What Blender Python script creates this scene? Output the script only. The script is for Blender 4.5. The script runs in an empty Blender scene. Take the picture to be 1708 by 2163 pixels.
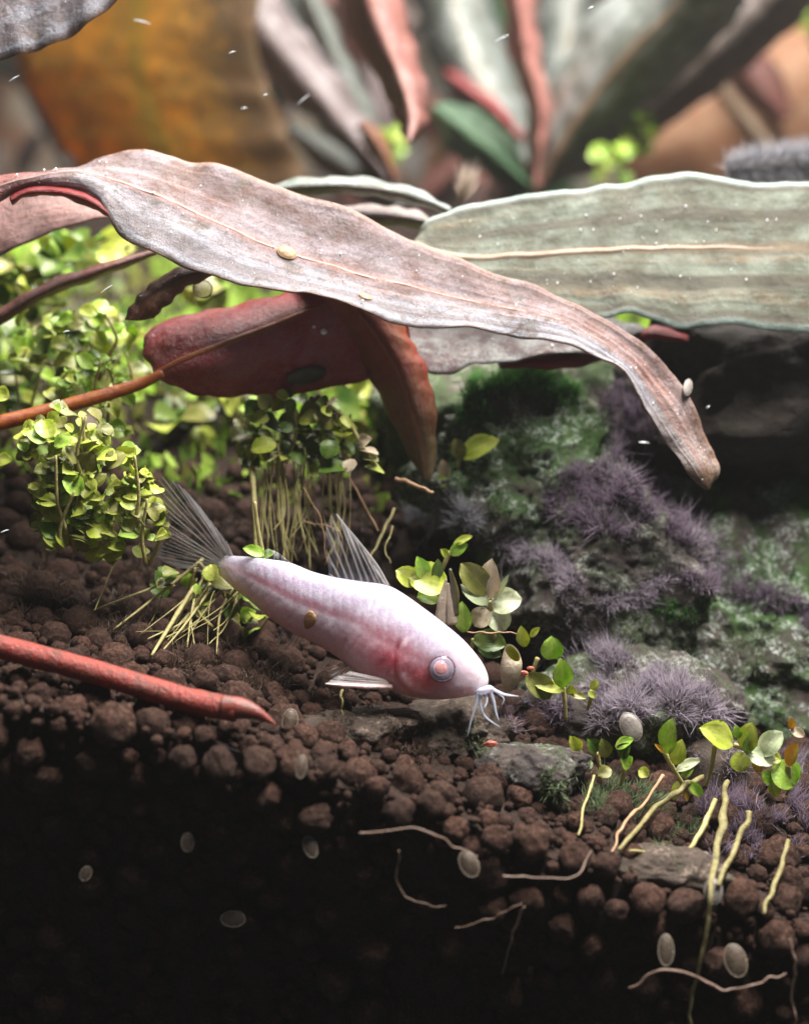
import bpy, math, random
import numpy as np
from mathutils import Vector, Matrix, noise, Quaternion
from mathutils.bvhtree import BVHTree

random.seed(7); RNG = np.random.default_rng(7)
sc = bpy.context.scene
COL = sc.collection
MM = 0.001                                  # everything below is laid out in millimetres

# ------------------------------------------------------------------ camera
PITCH = math.radians(10.0); DIST = 110.0; WID = 60.0
CAM = Vector((0, -DIST*math.cos(PITCH), DIST*math.sin(PITCH)))
FWD = Vector((0, math.cos(PITCH), -math.sin(PITCH))); UP = Vector((0, math.sin(PITCH), math.cos(PITCH)))
cam_d = bpy.data.cameras.new('camera'); cam = bpy.data.objects.new('camera', cam_d); COL.objects.link(cam)
cam.location = CAM*MM; cam.rotation_euler = (math.pi/2-PITCH, 0, 0)
cam_d.sensor_fit = 'HORIZONTAL'; cam_d.sensor_width = 36; cam_d.lens = 36*DIST/WID
cam_d.clip_start = 0.002; cam_d.clip_end = 5
cam_d.dof.use_dof = True; cam_d.dof.focus_distance = (DIST+2)*MM; cam_d.dof.aperture_fstop = 30
sc.camera = cam
# ------------------------------------------------------------------ world, lamps, exposure
w = bpy.data.worlds.new('World'); sc.world = w; w.use_nodes = True
bg = w.node_tree.nodes['Background']; bg.inputs[0].default_value = (.80, .88, 1, 1); bg.inputs[1].default_value = 0.085
def area(name, loc, target, sx, sy, energy, col):
    d = bpy.data.lights.new(name, 'AREA'); d.shape = 'RECTANGLE'; d.size = sx*MM; d.size_y = sy*MM
    d.energy = energy; d.color = col
    o = bpy.data.objects.new(name, d); COL.objects.link(o); o.location = Vector(loc)*MM
    o.rotation_euler = (Vector(target)-Vector(loc)).to_track_quat('-Z', 'Y').to_euler()
    return o
area('overhead_light', (56, -2, 160), (6, 6, 0), 120, 42, 1.45, (1, .97, .93))           # LED bar over the tank
area('overhead_light', (20, 170, 270), (0, 170, 0), 260, 80, 2.2, (1, .96, .9))            # added to brighten the back, no known source there
sc.view_settings.view_transform = 'Standard'; sc.view_settings.look = 'None'
sc.view_settings.exposure = 0.15; sc.view_settings.gamma = 1
sc.render.engine = 'CYCLES'; sc.cycles.use_denoising = True
sc.cycles.max_bounces = 8; sc.cycles.transparent_max_bounces = 16; sc.cycles.caustics_reflective = False; sc.cycles.caustics_refractive = False

K = WID/DIST/1708.0
def ray(u, v): return FWD + Vector((1, 0, 0))*((u-854)*K) + UP*((1081.5-v)*K)
def P(u, v, y):
    d = ray(u, v); return CAM + d*((y-CAM.y)/d.y)
def proj(p):
    d = Vector(p)-CAM; f = d.dot(FWD); return 854+d.x/f/K, 1081.5-d.dot(UP)/f/K, f
def BY(y): return y if y <= 40 else 40+(y-40)*4.2      # the back plants stand this far behind the focus
def px(y): return (y-CAM.y)*K                # millimetres per picture unit at that depth

# ------------------------------------------------------------------ mesh helpers
BASE = {}
def props(o, label=None, cat=None, group=None, kind=None):
    if label: o['label'] = label
    if cat: o['category'] = cat
    if group: o['group'] = group
    if kind: o['kind'] = kind
    return o
def empty(name, base, label, cat, group=None):
    o = bpy.data.objects.new(name, None); COL.objects.link(o); o.empty_display_size = .002
    o.location = Vector(base)*MM; BASE[o] = Vector(base); return props(o, label, cat, group)
def raw_mesh(name, V, F, mats, mi=None, uv=None, smooth=True, col=None):
    m = bpy.data.meshes.new(name); m.from_pydata([tuple(x) for x in (np.asarray(V, float)*MM)], [], [tuple(f) for f in F])
    for mt in (mats if isinstance(mats, (list, tuple)) else [mats]): m.materials.append(mt)
    if mi is not None: m.polygons.foreach_set('material_index', list(mi))
    if smooth: m.polygons.foreach_set('use_smooth', [True]*len(m.polygons))
    if uv is not None:
        l = m.uv_layers.new(name='UVMap'); vi = np.empty(len(m.loops), int); m.loops.foreach_get('vertex_index', vi)
        l.data.foreach_set('uv', np.asarray(uv, float)[vi].ravel())
    if col is not None:
        a = m.color_attributes.new('pigment', 'FLOAT_COLOR', 'POINT'); c = np.ones((len(V), 4)); c[:, :3] = col
        a.data.foreach_set('color', c.ravel())
    m.update(); return m
def mk(name, V, F, mats, parent=None, base=None, **kw):
    V = np.asarray(V, float)
    if parent is not None: b = BASE[parent]
    else: b = Vector(base) if base is not None else Vector((V[:, 0].mean(), V[:, 1].mean(), V[:, 2].min()))
    o = bpy.data.objects.new(name, raw_mesh(name, V-np.array(b), F, mats, **kw)); COL.objects.link(o)
    BASE[o] = b
    if parent is not None: o.parent = parent
    else: o.location = b*MM
    return o
def inst(name, mesh, mat4, parent=None):
    """object sharing mesh data; mat4 in millimetre world space (mesh itself already in metres)"""
    o = bpy.data.objects.new(name, mesh); COL.objects.link(o)
    m = mat4.copy(); m.translation = (m.translation - (BASE[parent] if parent is not None else Vector()))*MM
    if parent is not None: o.parent = parent
    loc, rot, s = m.decompose(); o.location = loc; o.rotation_mode = 'QUATERNION'; o.rotation_quaternion = rot; o.scale = s
    return o
def cr(pts, n):
    """Catmull-Rom through an array of points -> n samples (arc-length independent)"""
    p = np.asarray(pts, float); k = len(p)
    if k == 2: t = np.linspace(0, 1, n)[:, None]; return p[0]*(1-t)+p[1]*t
    q = np.vstack([2*p[0]-p[1], p, 2*p[-1]-p[-2]]); out = []
    for s in np.linspace(0, k-1-1e-9, n):
        i = int(s); t = s-i; a, b, c, d = q[i], q[i+1], q[i+2], q[i+3]
        out.append(.5*((2*b)+(-a+c)*t+(2*a-5*b+4*c-d)*t*t+(-a+3*b-3*c+d)*t**3))
    return np.array(out)
def tube(pts, rad, seg=8, n=None, flat=1.0, wob=0.0, seed=0):
    p = cr(pts, n or max(6, len(pts)*5)); k = len(p); r = np.interp(np.linspace(0, 1, k), np.linspace(0, 1, len(rad)), rad) if hasattr(rad, '__len__') else np.full(k, rad)
    t = np.gradient(p, axis=0); t /= np.linalg.norm(t, axis=1)[:, None]+1e-9
    V = []; F = []; ref = np.array((0.2, -1, .3))
    for i in range(k):
        a = np.cross(t[i], ref); a /= np.linalg.norm(a)+1e-9; b = np.cross(t[i], a)
        for j in range(seg):
            th = 2*math.pi*j/seg; rr = r[i]
            if wob: rr *= 1+wob*noise.noise(Vector((p[i][0]*.9+3*math.cos(th)+seed, p[i][1]*.9+3*math.sin(th), p[i][2]*.9)))
            V.append(p[i]+(a*math.cos(th)+b*math.sin(th)*flat)*rr)
    for i in range(k-1):
        for j in range(seg):
            F.append((i*seg+j, i*seg+(j+1) % seg, (i+1)*seg+(j+1) % seg, (i+1)*seg+j))
    V += [p[0]-t[0]*r[0]*.3, p[-1]+t[-1]*r[-1]*.3]; a = len(V)-2
    for j in range(seg):
        F.append((a, (j+1) % seg, j)); F.append((a+1, (k-1)*seg+j, (k-1)*seg+(j+1) % seg))
    return np.array(V), F
def ico(sub):
    import bmesh
    bm = bmesh.new(); bmesh.ops.create_icosphere(bm, subdivisions=sub, radius=1)
    V = np.array([v.co[:] for v in bm.verts]); F = [tuple(v.index for v in f.verts) for f in bm.faces]; bm.free(); return V, F
ICO = {k: ico(k) for k in (1, 2, 3, 4, 5, 6)}
def fbm(p, o=4, h=.9): return noise.fractal(Vector(p), h, 2.0, o)
def join(parts):
    Vs = []; Fs = []; n = 0
    for V, F in parts:
        Vs.append(np.asarray(V)); Fs += [tuple(i+n for i in f) for f in F]; n += len(V)
    return np.vstack(Vs), Fs

# ------------------------------------------------------------------ materials
class NT:
    def __init__(s, name):
        s.m = bpy.data.materials.new(name); s.m.use_nodes = True; s.t = s.m.node_tree; s.t.nodes.clear()
        s.out = s.t.nodes.new('ShaderNodeOutputMaterial')
    def n(s, typ, ins=None, **pr):
        nd = s.t.nodes.new(typ)
        for k, v in pr.items(): setattr(nd, k, v)
        for k, v in (ins or {}).items():
            i = nd.inputs[k]
            if isinstance(v, bpy.types.NodeSocket): s.t.links.new(v, i)
            elif isinstance(v, (tuple, list)) and len(v) == 3 and i.type == 'RGBA': i.default_value = (*v, 1)
            else: i.default_value = v
        return nd
    def mm(s, rand=False):
        o = s.n('ShaderNodeTexCoord').outputs['Object']
        v = s.n('ShaderNodeVectorMath', {0: o, 'Scale': 1000.0}, operation='SCALE').outputs[0]
        if rand:
            r = s.n('ShaderNodeObjectInfo').outputs['Random']
            r = s.n('ShaderNodeMath', {0: r, 1: 97.0}, operation='MULTIPLY').outputs[0]
            v = s.n('ShaderNodeVectorMath', {0: v, 1: r}, operation='ADD').outputs[0]
        return v
    def noise(s, co, scale, detail=4, rough=.55, dist=0): return s.n('ShaderNodeTexNoise', {'Vector': co, 'Scale': scale, 'Detail': detail, 'Roughness': rough, 'Distortion': dist}).outputs['Fac']
    def ramp(s, f, a, b): return s.n('ShaderNodeMapRange', {'Value': f, 'From Min': a, 'From Max': b}, clamp=True).outputs[0]
    def mix(s, f, a, b): return s.n('ShaderNodeMix', {0: f, 6: a, 7: b}, data_type='RGBA').outputs[2]
    def math(s, op, a, b=0.0, c=0.0): return s.n('ShaderNodeMath', {0: a, 1: b, 2: c}, operation=op).outputs[0]
    def bump(s, h, dist, strength=1.0, nrm=None):
        d = {'Height': h, 'Distance': dist*MM, 'Strength': strength}
        if nrm is not None: d['Normal'] = nrm
        return s.n('ShaderNodeBump', d).outputs[0]
    def pbsdf(s, **k):
        return s.n('ShaderNodeBsdfPrincipled', {a.replace('_', ' '): b for a, b in k.items()}).outputs[0]
    def shade(s, sh): s.t.links.new(sh, s.out.inputs['Surface']); return s.m
    def blend(s, f, a, b): return s.n('ShaderNodeMixShader', {0: f, 1: a, 2: b}).outputs[0]

def leaf_mat(name, c1, c2, vein, film_sheen, film_sheen_amt=.5, rough=.38, trans=.25, tcol=None, edge=None, streak=.5, grad=None, spec=.5, blotch=None, half=None, sx=2.6, sy=7.0, bands=None, start=None):
    t = NT(name); co = t.mm(); uv = t.n('ShaderNodeTexCoord').outputs['UV']
    s = t.n('ShaderNodeSeparateXYZ', {0: uv}); al, ac = s.outputs[0], s.outputs[1]
    a = t.math('ABSOLUTE', t.math('MULTIPLY_ADD', ac, 2.0, -1.0))
    st = t.n('ShaderNodeCombineXYZ', {0: t.math('MULTIPLY', al, sx), 1: t.math('MULTIPLY', ac, sy), 2: 0.0}).outputs[0]
    sn = t.noise(st, 1.0, 3, .5, .3)
    c = t.mix(t.ramp(t.noise(co, .24, 6, .66, .6), .40, .58), c1, c2)
    c = t.mix(t.math('MULTIPLY', t.ramp(sn, .52, .66), streak), c, vein); c = t.mix(t.math('MULTIPLY', t.ramp(sn, .46, .36), streak*.6), c, t.mix(.55, c, (.03, .02, .015)))
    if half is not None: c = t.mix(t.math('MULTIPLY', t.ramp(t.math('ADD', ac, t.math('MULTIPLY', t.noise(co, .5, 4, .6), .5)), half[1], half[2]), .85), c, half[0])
    if grad is not None: c = t.mix(t.ramp(al, grad[0], grad[1]), c, grad[2])
    if blotch is not None: c = t.mix(t.math('MULTIPLY', t.ramp(t.noise(co, .55, 4, .6, .8), .56, .66), blotch[0]), c, blotch[1])
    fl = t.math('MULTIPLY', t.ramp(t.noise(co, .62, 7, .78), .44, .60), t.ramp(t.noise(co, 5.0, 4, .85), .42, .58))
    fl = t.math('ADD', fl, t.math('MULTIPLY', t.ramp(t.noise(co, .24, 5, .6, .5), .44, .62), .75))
    c = t.mix(t.math('MINIMUM', t.math('MULTIPLY', fl, film_sheen_amt), 1.0), c, film_sheen)
    if bands is not None:
        wv = t.math('SINE', t.math('ADD', t.math('MULTIPLY', a, bands[0]), t.math('MULTIPLY', t.noise(st, .7, 3, .6), 4.0)))
        c = t.mix(t.math('MULTIPLY', t.ramp(wv, -.1, .8), bands[1]), c, bands[2])
    c = t.mix(t.math('MULTIPLY', t.ramp(a, .11, .02), .55), c, vein)
    if edge is not None: c = t.mix(t.ramp(a, .90, .99), c, edge)
    if start is not None: c = t.mix(t.ramp(al, start[1], start[0]), c, start[2])
    fine = t.noise(co, 6.5, 4, .8)
    c = t.mix(t.math('MULTIPLY', t.ramp(fine, .44, .60), .5), c, t.mix(.7, c, (.02, .015, .012)))
    b = t.bump(fine, .16, .7); b = t.bump(sn, .35, .5, b); b = t.bump(t.noise(co, .8, 4), .5, .5, b)
    rr = t.math('MULTIPLY_ADD', t.noise(co, 2.2, 4, .7), .4, rough-.2)
    sh = t.pbsdf(Base_Color=c, Roughness=rr, Normal=b, Specular_IOR_Level=spec)
    if trans > 0:
        tr = t.n('ShaderNodeBsdfTranslucent', {'Color': tcol if tcol is not None else c, 'Normal': b}).outputs[0]
        sh = t.blend(trans, sh, tr)
    return t.shade(sh)
def soft_mat(name, c1, c2, scale=.6, rough=.5, trans=0, bump=.15, bscale=3, sss=0, spec=.5, rand=False, alpha=0, tcol=None, metal=0):
    t = NT(name); co = t.mm(rand)
    c = t.mix(t.ramp(t.noise(co, scale, 5, .6), .35, .65), c1, c2)
    b = t.bump(t.noise(co, bscale, 5, .65), bump, .8)
    k = dict(Base_Color=c, Roughness=rough, Normal=b, Specular_IOR_Level=spec)
    if sss: k.update(Subsurface_Weight=sss, Subsurface_Radius=(1.0, .5, .4), Subsurface_Scale=.8*MM)
    sh = t.pbsdf(**k)
    if trans: sh = t.blend(trans, sh, t.n('ShaderNodeBsdfTranslucent', {'Color': tcol if tcol else c}).outputs[0])
    if alpha: sh = t.blend(alpha, sh, t.n('ShaderNodeBsdfTransparent').outputs[0])
    return t.shade(sh)
def small_leaf_mat(name, c1, c2, tip, trans=.45):
    t = NT(name); co = t.mm(True); uv = t.n('ShaderNodeTexCoord').outputs['UV']; s = t.n('ShaderNodeSeparateXYZ', {0: uv})
    rnd = t.n('ShaderNodeObjectInfo').outputs['Random']
    c = t.mix(rnd, c1, c2)
    c = t.mix(t.math('MULTIPLY', t.ramp(t.noise(co, 1.3, 4, .65), .4, .66), .7), c, tip)
    a = t.math('ABSOLUTE', t.math('MULTIPLY_ADD', s.outputs[1], 2.0, -1.0))
    c = t.mix(t.math('MULTIPLY', t.ramp(a, .14, .0), .45), c, tip)
    nz = t.noise(co, 5.0, 4, .7)
    c = t.mix(t.math('MULTIPLY', t.ramp(nz, .52, .72), .35), c, (.03, .05, .012))
    b = t.bump(nz, .08, .7)
    sh = t.pbsdf(Base_Color=c, Roughness=.36, Normal=b, Specular_IOR_Level=.5)
    return t.shade(t.blend(trans, sh, t.n('ShaderNodeBsdfTranslucent', {'Color': c}).outputs[0]))
def soil_mat(name, c1, c2, c3, rand=True):
    t = NT(name); co = t.mm(rand)
    n1 = t.noise(co, .9, 5, .65); n2 = t.noise(co, 4.5, 5, .75); n3 = t.noise(co, 13, 3, .7)
    c = t.mix(t.ramp(n1, .38, .6), c1, c2); c = t.mix(t.math('MULTIPLY', t.ramp(n2, .50, .62), .8), c, c3); c = t.mix(t.math('MULTIPLY', t.ramp(n2, .46, .36), .8), c, (.02, .01, .008))
    c = t.mix(t.math('MULTIPLY', t.ramp(n3, .62, .72), .5), c, (.32, .23, .18))
    if rand:
        r = t.n('ShaderNodeObjectInfo').outputs['Random']; c = t.mix(t.math('MULTIPLY', r, .8), c, t.mix(.7, c, (.02, .011, .008)))
    b = t.bump(n2, .9, 1); b = t.bump(n3, .3, 1, b)
    return t.shade(t.pbsdf(Base_Color=c, Roughness=.82, Normal=b, Specular_IOR_Level=.25))
def rock_mat(name, dark, moss, pale, pale_amt=.8, moss_lo=.42):
    t = NT(name); co = t.mm()
    n1 = t.noise(co, .16, 6, .62, .6); n2 = t.noise(co, .75, 6, .7, .5); n3 = t.noise(co, 3.2, 5, .75); n4 = t.noise(co, .23, 4, .6, .8)
    c = t.mix(t.ramp(n2, .3, .7), dark, t.mix(.6, dark, (.12, .085, .06)))
    c = t.mix(t.math('MULTIPLY', t.ramp(n1, moss_lo, moss_lo+.12), t.ramp(n3, .28, .56)), c, moss)
    c = t.mix(t.math('MULTIPLY', t.ramp(n1, moss_lo+.08, moss_lo+.2), t.ramp(n2, .45, .6)), c, t.mix(.45, moss, (.16, .20, .07)))
    sp = t.math('MULTIPLY', t.ramp(n4, .46, .54), t.math('MULTIPLY', t.ramp(n3, .47, .56), t.ramp(n2, .44, .54)))
    c = t.mix(t.math('MULTIPLY', sp, pale_amt), c, pale)
    b = t.bump(n2, 1.3, .8); b = t.bump(n3, .45, .9, b); b = t.bump(t.noise(co, 9, 3, .8), .15, .8, b)
    return t.shade(t.pbsdf(Base_Color=c, Roughness=.7, Normal=b, Specular_IOR_Level=.35))
def hair_mat(name, c1, c2, trans=.35):
    t = NT(name); co = t.mm(); uv = t.n('ShaderNodeTexCoord').outputs['UV']; s = t.n('ShaderNodeSeparateXYZ', {0: uv})
    c = t.mix(t.ramp(s.outputs[0], .15, .95), c1, c2); c = t.mix(t.math('MULTIPLY', s.outputs[1], .5), c, t.mix(.5, c, (.03, .02, .03)))
    sh = t.pbsdf(Base_Color=c, Roughness=.55, Specular_IOR_Level=.3)
    return t.shade(t.blend(trans, sh, t.n('ShaderNodeBsdfTranslucent', {'Color': c}).outputs[0]))

MT = {}
MT['top'] = leaf_mat('leaf_top_mauve', (.11, .038, .022), (.20, .12, .12), (.46, .25, .21), (.40, .38, .42), .36, .30, .18, spec=.38, streak=.85, half=((.24, .26, .30), .74, 1.02), sx=1.6, sy=9, bands=(9.0, .5, (.11, .055, .042)), start=(.04, .17, (.34, .12, .10)), edge=(.22, .13, .10), grad=(.80, .97, (.20, .12, .06)), blotch=(.85, (.070, .042, .016)))
MT['top_green'] = leaf_mat('leaf_top_grey_green', (.045, .042, .015), (.075, .092, .055), (.20, .13, .065), (.24, .27, .22), .34, .34, .16, spec=.35, streak=.6, sx=.9, sy=10, bands=(13.0, .95, (.038, .030, .010)), edge=(.26, .34, .30), blotch=(.5, (.055, .045, .026)))
MT['top_dark'] = leaf_mat('leaf_top_speckled', (.05, .018, .02), (.085, .06, .06), (.16, .1, .1), (.34, .36, .34), .5, .42, .12, spec=.25)
MT['red'] = leaf_mat('leaf_underside_red', (.36, .016, .018), (.46, .04, .03), (.52, .18, .10), (.42, .35, .44), .28, .2, .34, tcol=(.55, .05, .04), streak=.35, spec=.6)  # lavender film colour here paints a glossy sheen onto the leaf
MT['scarlet'] = leaf_mat('leaf_underside_scarlet', (.32, .018, .022), (.26, .016, .02), (.4, .08, .06), (.42, .2, .2), .1, .4, .3, tcol=(.5, .02, .02), streak=.3)
MT['brown_tip'] = leaf_mat('leaf_underside_red_brown', (.32, .04, .018), (.36, .08, .028), (.30, .11, .05), (.26, .18, .10), .2, .42, .28, tcol=(.36, .08, .03), streak=.4, grad=(.45, .8, (.17, .115, .045)))
MT['rust'] = leaf_mat('leaf_rust', (.15, .035, .018), (.22, .075, .03), (.28, .12, .05), (.3, .2, .12), .3, .4, .25, blotch=(.7, (.05, .02, .015)))
MT['pinkish'] = leaf_mat('leaf_underside_pink', (.34, .16, .14), (.27, .12, .10), (.40, .2, .17), (.42, .32, .30), .3, .5, .3)
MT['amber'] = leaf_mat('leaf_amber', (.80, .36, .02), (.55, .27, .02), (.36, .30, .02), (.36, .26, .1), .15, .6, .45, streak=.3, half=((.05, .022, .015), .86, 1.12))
MT['amber_dark'] = leaf_mat('leaf_brown', (.10, .045, .03), (.065, .03, .025), (.16, .09, .04), (.18, .1, .05), .2, .6, .3)
MT['bg_grey'] = leaf_mat('leaf_grey_green_back', (.10, .13, .10), (.17, .19, .17), (.32, .25, .18), (.36, .39, .38), .6, .4, .2)
MT['bg_dark'] = leaf_mat('leaf_purple_brown_back', (.085, .05, .05), (.13, .08, .075), (.2, .14, .13), (.4, .38, .4), .35, .4, .15, edge=(.45, .45, .45))
MT['bg_red'] = leaf_mat('leaf_red_brown_back', (.25, .075, .055), (.20, .05, .04), (.34, .15, .11), (.42, .30, .27), .35, .45, .3)
MT['bg_pink'] = leaf_mat('leaf_pink_back', (.62, .24, .21), (.55, .22, .18), (.66, .34, .26), (.68, .4, .36), .3, .5, .35)
MT['bg_green'] = leaf_mat('leaf_deep_green_back', (.03, .10, .035), (.045, .14, .05), (.07, .16, .05), (.2, .28, .2), .2, .45, .25)
MT['bg_orange'] = leaf_mat('leaf_orange_back', (.40, .17, .075), (.48, .23, .11), (.55, .32, .18), (.5, .36, .24), .3, .5, .35, blotch=(.8, (.36, .05, .03)))
MT['bg_brown'] = leaf_mat('leaf_taupe_back', (.17, .12, .11), (.22, .17, .15), (.3, .22, .18), (.36, .33, .32), .4, .45, .2)
MT['rib_pale'] = soft_mat('midrib_pale', (.36, .24, .20), (.46, .36, .34), .8, .4, .15)
MT['rib_tan'] = soft_mat('midrib_tan', (.20, .13, .08), (.26, .19, .13), .4, .45, .15)
MT['rib_orange'] = soft_mat('midrib_orange', (.36, .12, .04), (.30, .08, .035), .8, .35, .2)
MT['petiole'] = soft_mat('petiole_orange', (.42, .12, .02), (.26, .05, .014), 1.0, .25, .2, .12, 5)
MT['granule'] = soil_mat('soil_granule', (.040, .015, .008), (.074, .029, .017), (.18, .092, .06))
MT['fines'] = soil_mat('soil_fines', (.022, .012, .008), (.04, .022, .015), (.085, .05, .034), False)
MT['rock'] = rock_mat('mossy_rock', (.050, .042, .036), (.055, .145, .022), (.62, .68, .62), .75, .42)
MT['rock2'] = rock_mat('dark_rock', (.045, .036, .038), (.055, .085, .028), (.45, .47, .43), .6, .46)
MT['rock3'] = rock_mat('pale_mossy_rock', (.10, .085, .065), (.07, .13, .035), (.48, .48, .40), .8, .40)
MT['crumb'] = rock_mat('crumbly_stone', (.055, .036, .026), (.05, .06, .02), (.34, .25, .2), .8, .52)
MT['wood'] = rock_mat('dark_driftwood', (.018, .013, .012), (.028, .028, .014), (.10, .085, .07), .4, .55)
MT['bba'] = hair_mat('beard_algae', (.04, .02, .032), (.40, .31, .40), .38)
MT['bba_pale'] = hair_mat('beard_algae_pale', (.07, .05, .06), (.60, .52, .60), .42)
MT['bba_grey'] = hair_mat('beard_algae_grey', (.10, .095, .10), (.55, .55, .60), .4)
MT['moss'] = hair_mat('short_moss', (.04, .06, .025), (.26, .33, .17), .4)
MT['moss_bright'] = hair_mat('bright_moss', (.03, .10, .02), (.12, .36, .06), .4)
MT['mulm'] = hair_mat('brown_debris', (.035, .02, .014), (.14, .09, .06), .2)
MT['lime'] = small_leaf_mat('small_leaf_lime', (.36, .46, .035), (.48, .54, .07), (.66, .64, .20))
MT['fresh'] = small_leaf_mat('small_leaf_fresh', (.24, .46, .03), (.36, .56, .05), (.56, .66, .18))
MT['deep'] = small_leaf_mat('small_leaf_deep', (.05, .12, .015), (.10, .19, .02), (.22, .27, .06), .4)
MT['olive'] = small_leaf_mat('small_leaf_olive', (.16, .19, .03), (.24, .23, .05), (.36, .34, .12), .4)
MT['palegreen'] = small_leaf_mat('small_leaf_pale', (.40, .50, .26), (.52, .58, .36), (.72, .70, .52), .4)
MT['straw'] = small_leaf_mat('small_leaf_straw', (.52, .42, .26), (.60, .50, .36), (.70, .60, .46), .35)
MT['gold'] = small_leaf_mat('small_leaf_gold', (.62, .40, .03), (.70, .50, .05), (.6, .3, .05), .4)
MT['stem'] = soft_mat('root_pale_olive', (.48, .42, .18), (.34, .29, .10), 1.2, .5, .3)
MT['stem_tan'] = soft_mat('root_tan', (.42, .26, .14), (.34, .19, .10), 1.2, .5, .2)
MT['stem_cream'] = soft_mat('stem_cream', (.33, .28, .12), (.20, .17, .06), 1.4, .45, .35, .25, 3)
MT['thread'] = soft_mat('thread_brown', (.17, .10, .07), (.24, .16, .12), 1.2, .5, .2)
MT['shell'] = soft_mat('shell_pale', (.20, .15, .11), (.11, .08, .055), 1.4, .3, .25, .1, 5, alpha=.55)
MT['shell_white'] = soft_mat('shell_white', (.36, .32, .29), (.24, .20, .18), 1.4, .22, .25, .1, 5, alpha=.15)
MT['shell_rim'] = soft_mat('shell_rim', (.26, .22, .17), (.19, .15, .11), 1.4, .3, .2)
MT['husk'] = soft_mat('husk_beige', (.50, .42, .31), (.36, .28, .19), 1.3, .5, .2, .15, 4)
MT['husk_in'] = soft_mat('husk_inside', (.36, .36, .03), (.26, .25, .03), 1.3, .4, .2)
MT['snail'] = soft_mat('limpet_dark', (.035, .03, .012), (.075, .06, .022), 1.2, .28, 0, .08, 6)
MT['redstem'] = soft_mat('runner_red', (.30, .032, .02), (.13, .028, .015), .8, .4, .1, .3, 3)
MT['redtip'] = soft_mat('runner_tip_grey', (.17, .022, .012), (.08, .028, .018), .9, .4, 0, .1, 5)
MT['bubble'] = soft_mat('air_bubble', (.88, .9, .92), (.93, .94, .96), 1, .12, .3, 0, 3, spec=1.0)  # also colours the glare beads on the leaves and the drifting fibres
MT['redbit'] = soft_mat('red_flake', (.55, .12, .08), (.5, .18, .12), 1, .5, .2)
MT['flake'] = soft_mat('brown_flake', (.30, .16, .07), (.40, .24, .12), 2, .4, .2)

# ------------------------------------------------------------------ ground
YG = -14.0
SLICE = {-14: [(-700, 1400), (0, 1490), (300, 1545), (600, 1610), (854, 1690), (1100, 1790), (1400, 1890), (1708, 1960), (2400, 2050)],
         0: [(-700, 1260), (0, 1330), (400, 1400), (700, 1480), (854, 1515), (1100, 1575), (1400, 1660), (1708, 1700), (2400, 1740)],
         15: [(-700, 1130), (0, 1180), (400, 1230), (854, 1300), (1200, 1450), (1708, 1520), (2400, 1540)],
         40: [(-900, 860), (0, 850), (854, 850), (1708, 880), (2600, 880)],
         95: [(-1200, 540), (0, 540), (854, 540), (1708, 560), (2900, 560)],
         420: [(-1500, 400), (0, 400), (1708, 400), (3300, 400)]}
SY = sorted(SLICE)
ST = {y: np.array([[P(u, v, y).x, P(u, v, y).z] for u, v in SLICE[y]]) for y in SY}
def lean(x, z):  # face recedes below its lip, shaped so the lower left falls in shade
    d = max(0.0, gz(x, YG)-z); k = min(1, max(0, (24-x)/24)); return .24*d*k
def gz(x, y):
    y = max(y, YG)
    zs = [np.interp(x, ST[k][:, 0], ST[k][:, 1]) for k in SY]
    return float(np.interp(y, SY, zs))
nx, ny = 90, 70
xs = np.linspace(-60, 60, nx); ys = np.concatenate([np.linspace(-12.6, 20, 34), np.linspace(22, 400, 36)])
V = []; F = []
for x in xs:
    for y in ys:
        V.append((x*(1+max(0, y)/90), y, gz(x*(1+max(0, y)/90), y)-.75+.8*fbm((x*.25, y*.25, 3))))
for i in range(nx-1):
    for j in range(ny-1): F.append((i*ny+j, (i+1)*ny+j, (i+1)*ny+j+1, i*ny+j+1))
n0 = len(V)
for x in xs:
    for k in range(12):
        z0 = gz(x, -12.6)-.75; z = z0+( -62-z0)*k/11
        V.append((x, -13.1+lean(x, z)+.8*fbm((x*.3, z*.3, 9)) if k else -12.6, z if k else z0+.7*fbm((x*.25, -12.6*.25, 3))))
for i in range(nx-1):
    for j in range(11): a = n0+i*12+j; F.append((a, a+1, a+13, a+12))
props(mk('soil_bed', V, F, MT['fines'], base=(0, 0, -62)), kind='structure')
SOIL = BVHTree.FromPolygons([Vector(v) for v in V], F)
def onsoil(u, v, off=1.6):
    d = ray(u, v).normalized(); h = SOIL.ray_cast(CAM, d)
    return h[0]-d*off if h[0] else P(u, v, -13)

# soil granules: packed over the slope and down the face, set back on the left to shade it
GR = []
for k in range(5):
    V0, F0 = ICO[3]; sd = k*13.7; V = []
    sx = (1.0, .92, 1.08, .96, 1.04)[k]
    for p in V0:
        r = 1+.22*fbm(p*1.0+sd, 3)+.11*fbm(p*2.8+sd, 3)+.05*fbm(p*8+sd, 2)
        V.append((p[0]*r*sx, p[1]*r, p[2]*r*(.9, 1, .86, .95, .82)[k]))
    GR.append(raw_mesh('soil_granule', V, F0, MT['granule']))
cells = {}; gran = []
def try_add(c, r):
    key = tuple(int(math.floor(q/4)) for q in c)
    for a in (-1, 0, 1):
        for b in (-1, 0, 1):
            for d in (-1, 0, 1):
                for (q, rq) in cells.get((key[0]+a, key[1]+b, key[2]+d), ()):
                    if (q-c).length < .90*(r+rq): return False
    cells.setdefault(key, []).append((c, r)); gran.append((c, r)); return True
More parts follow.
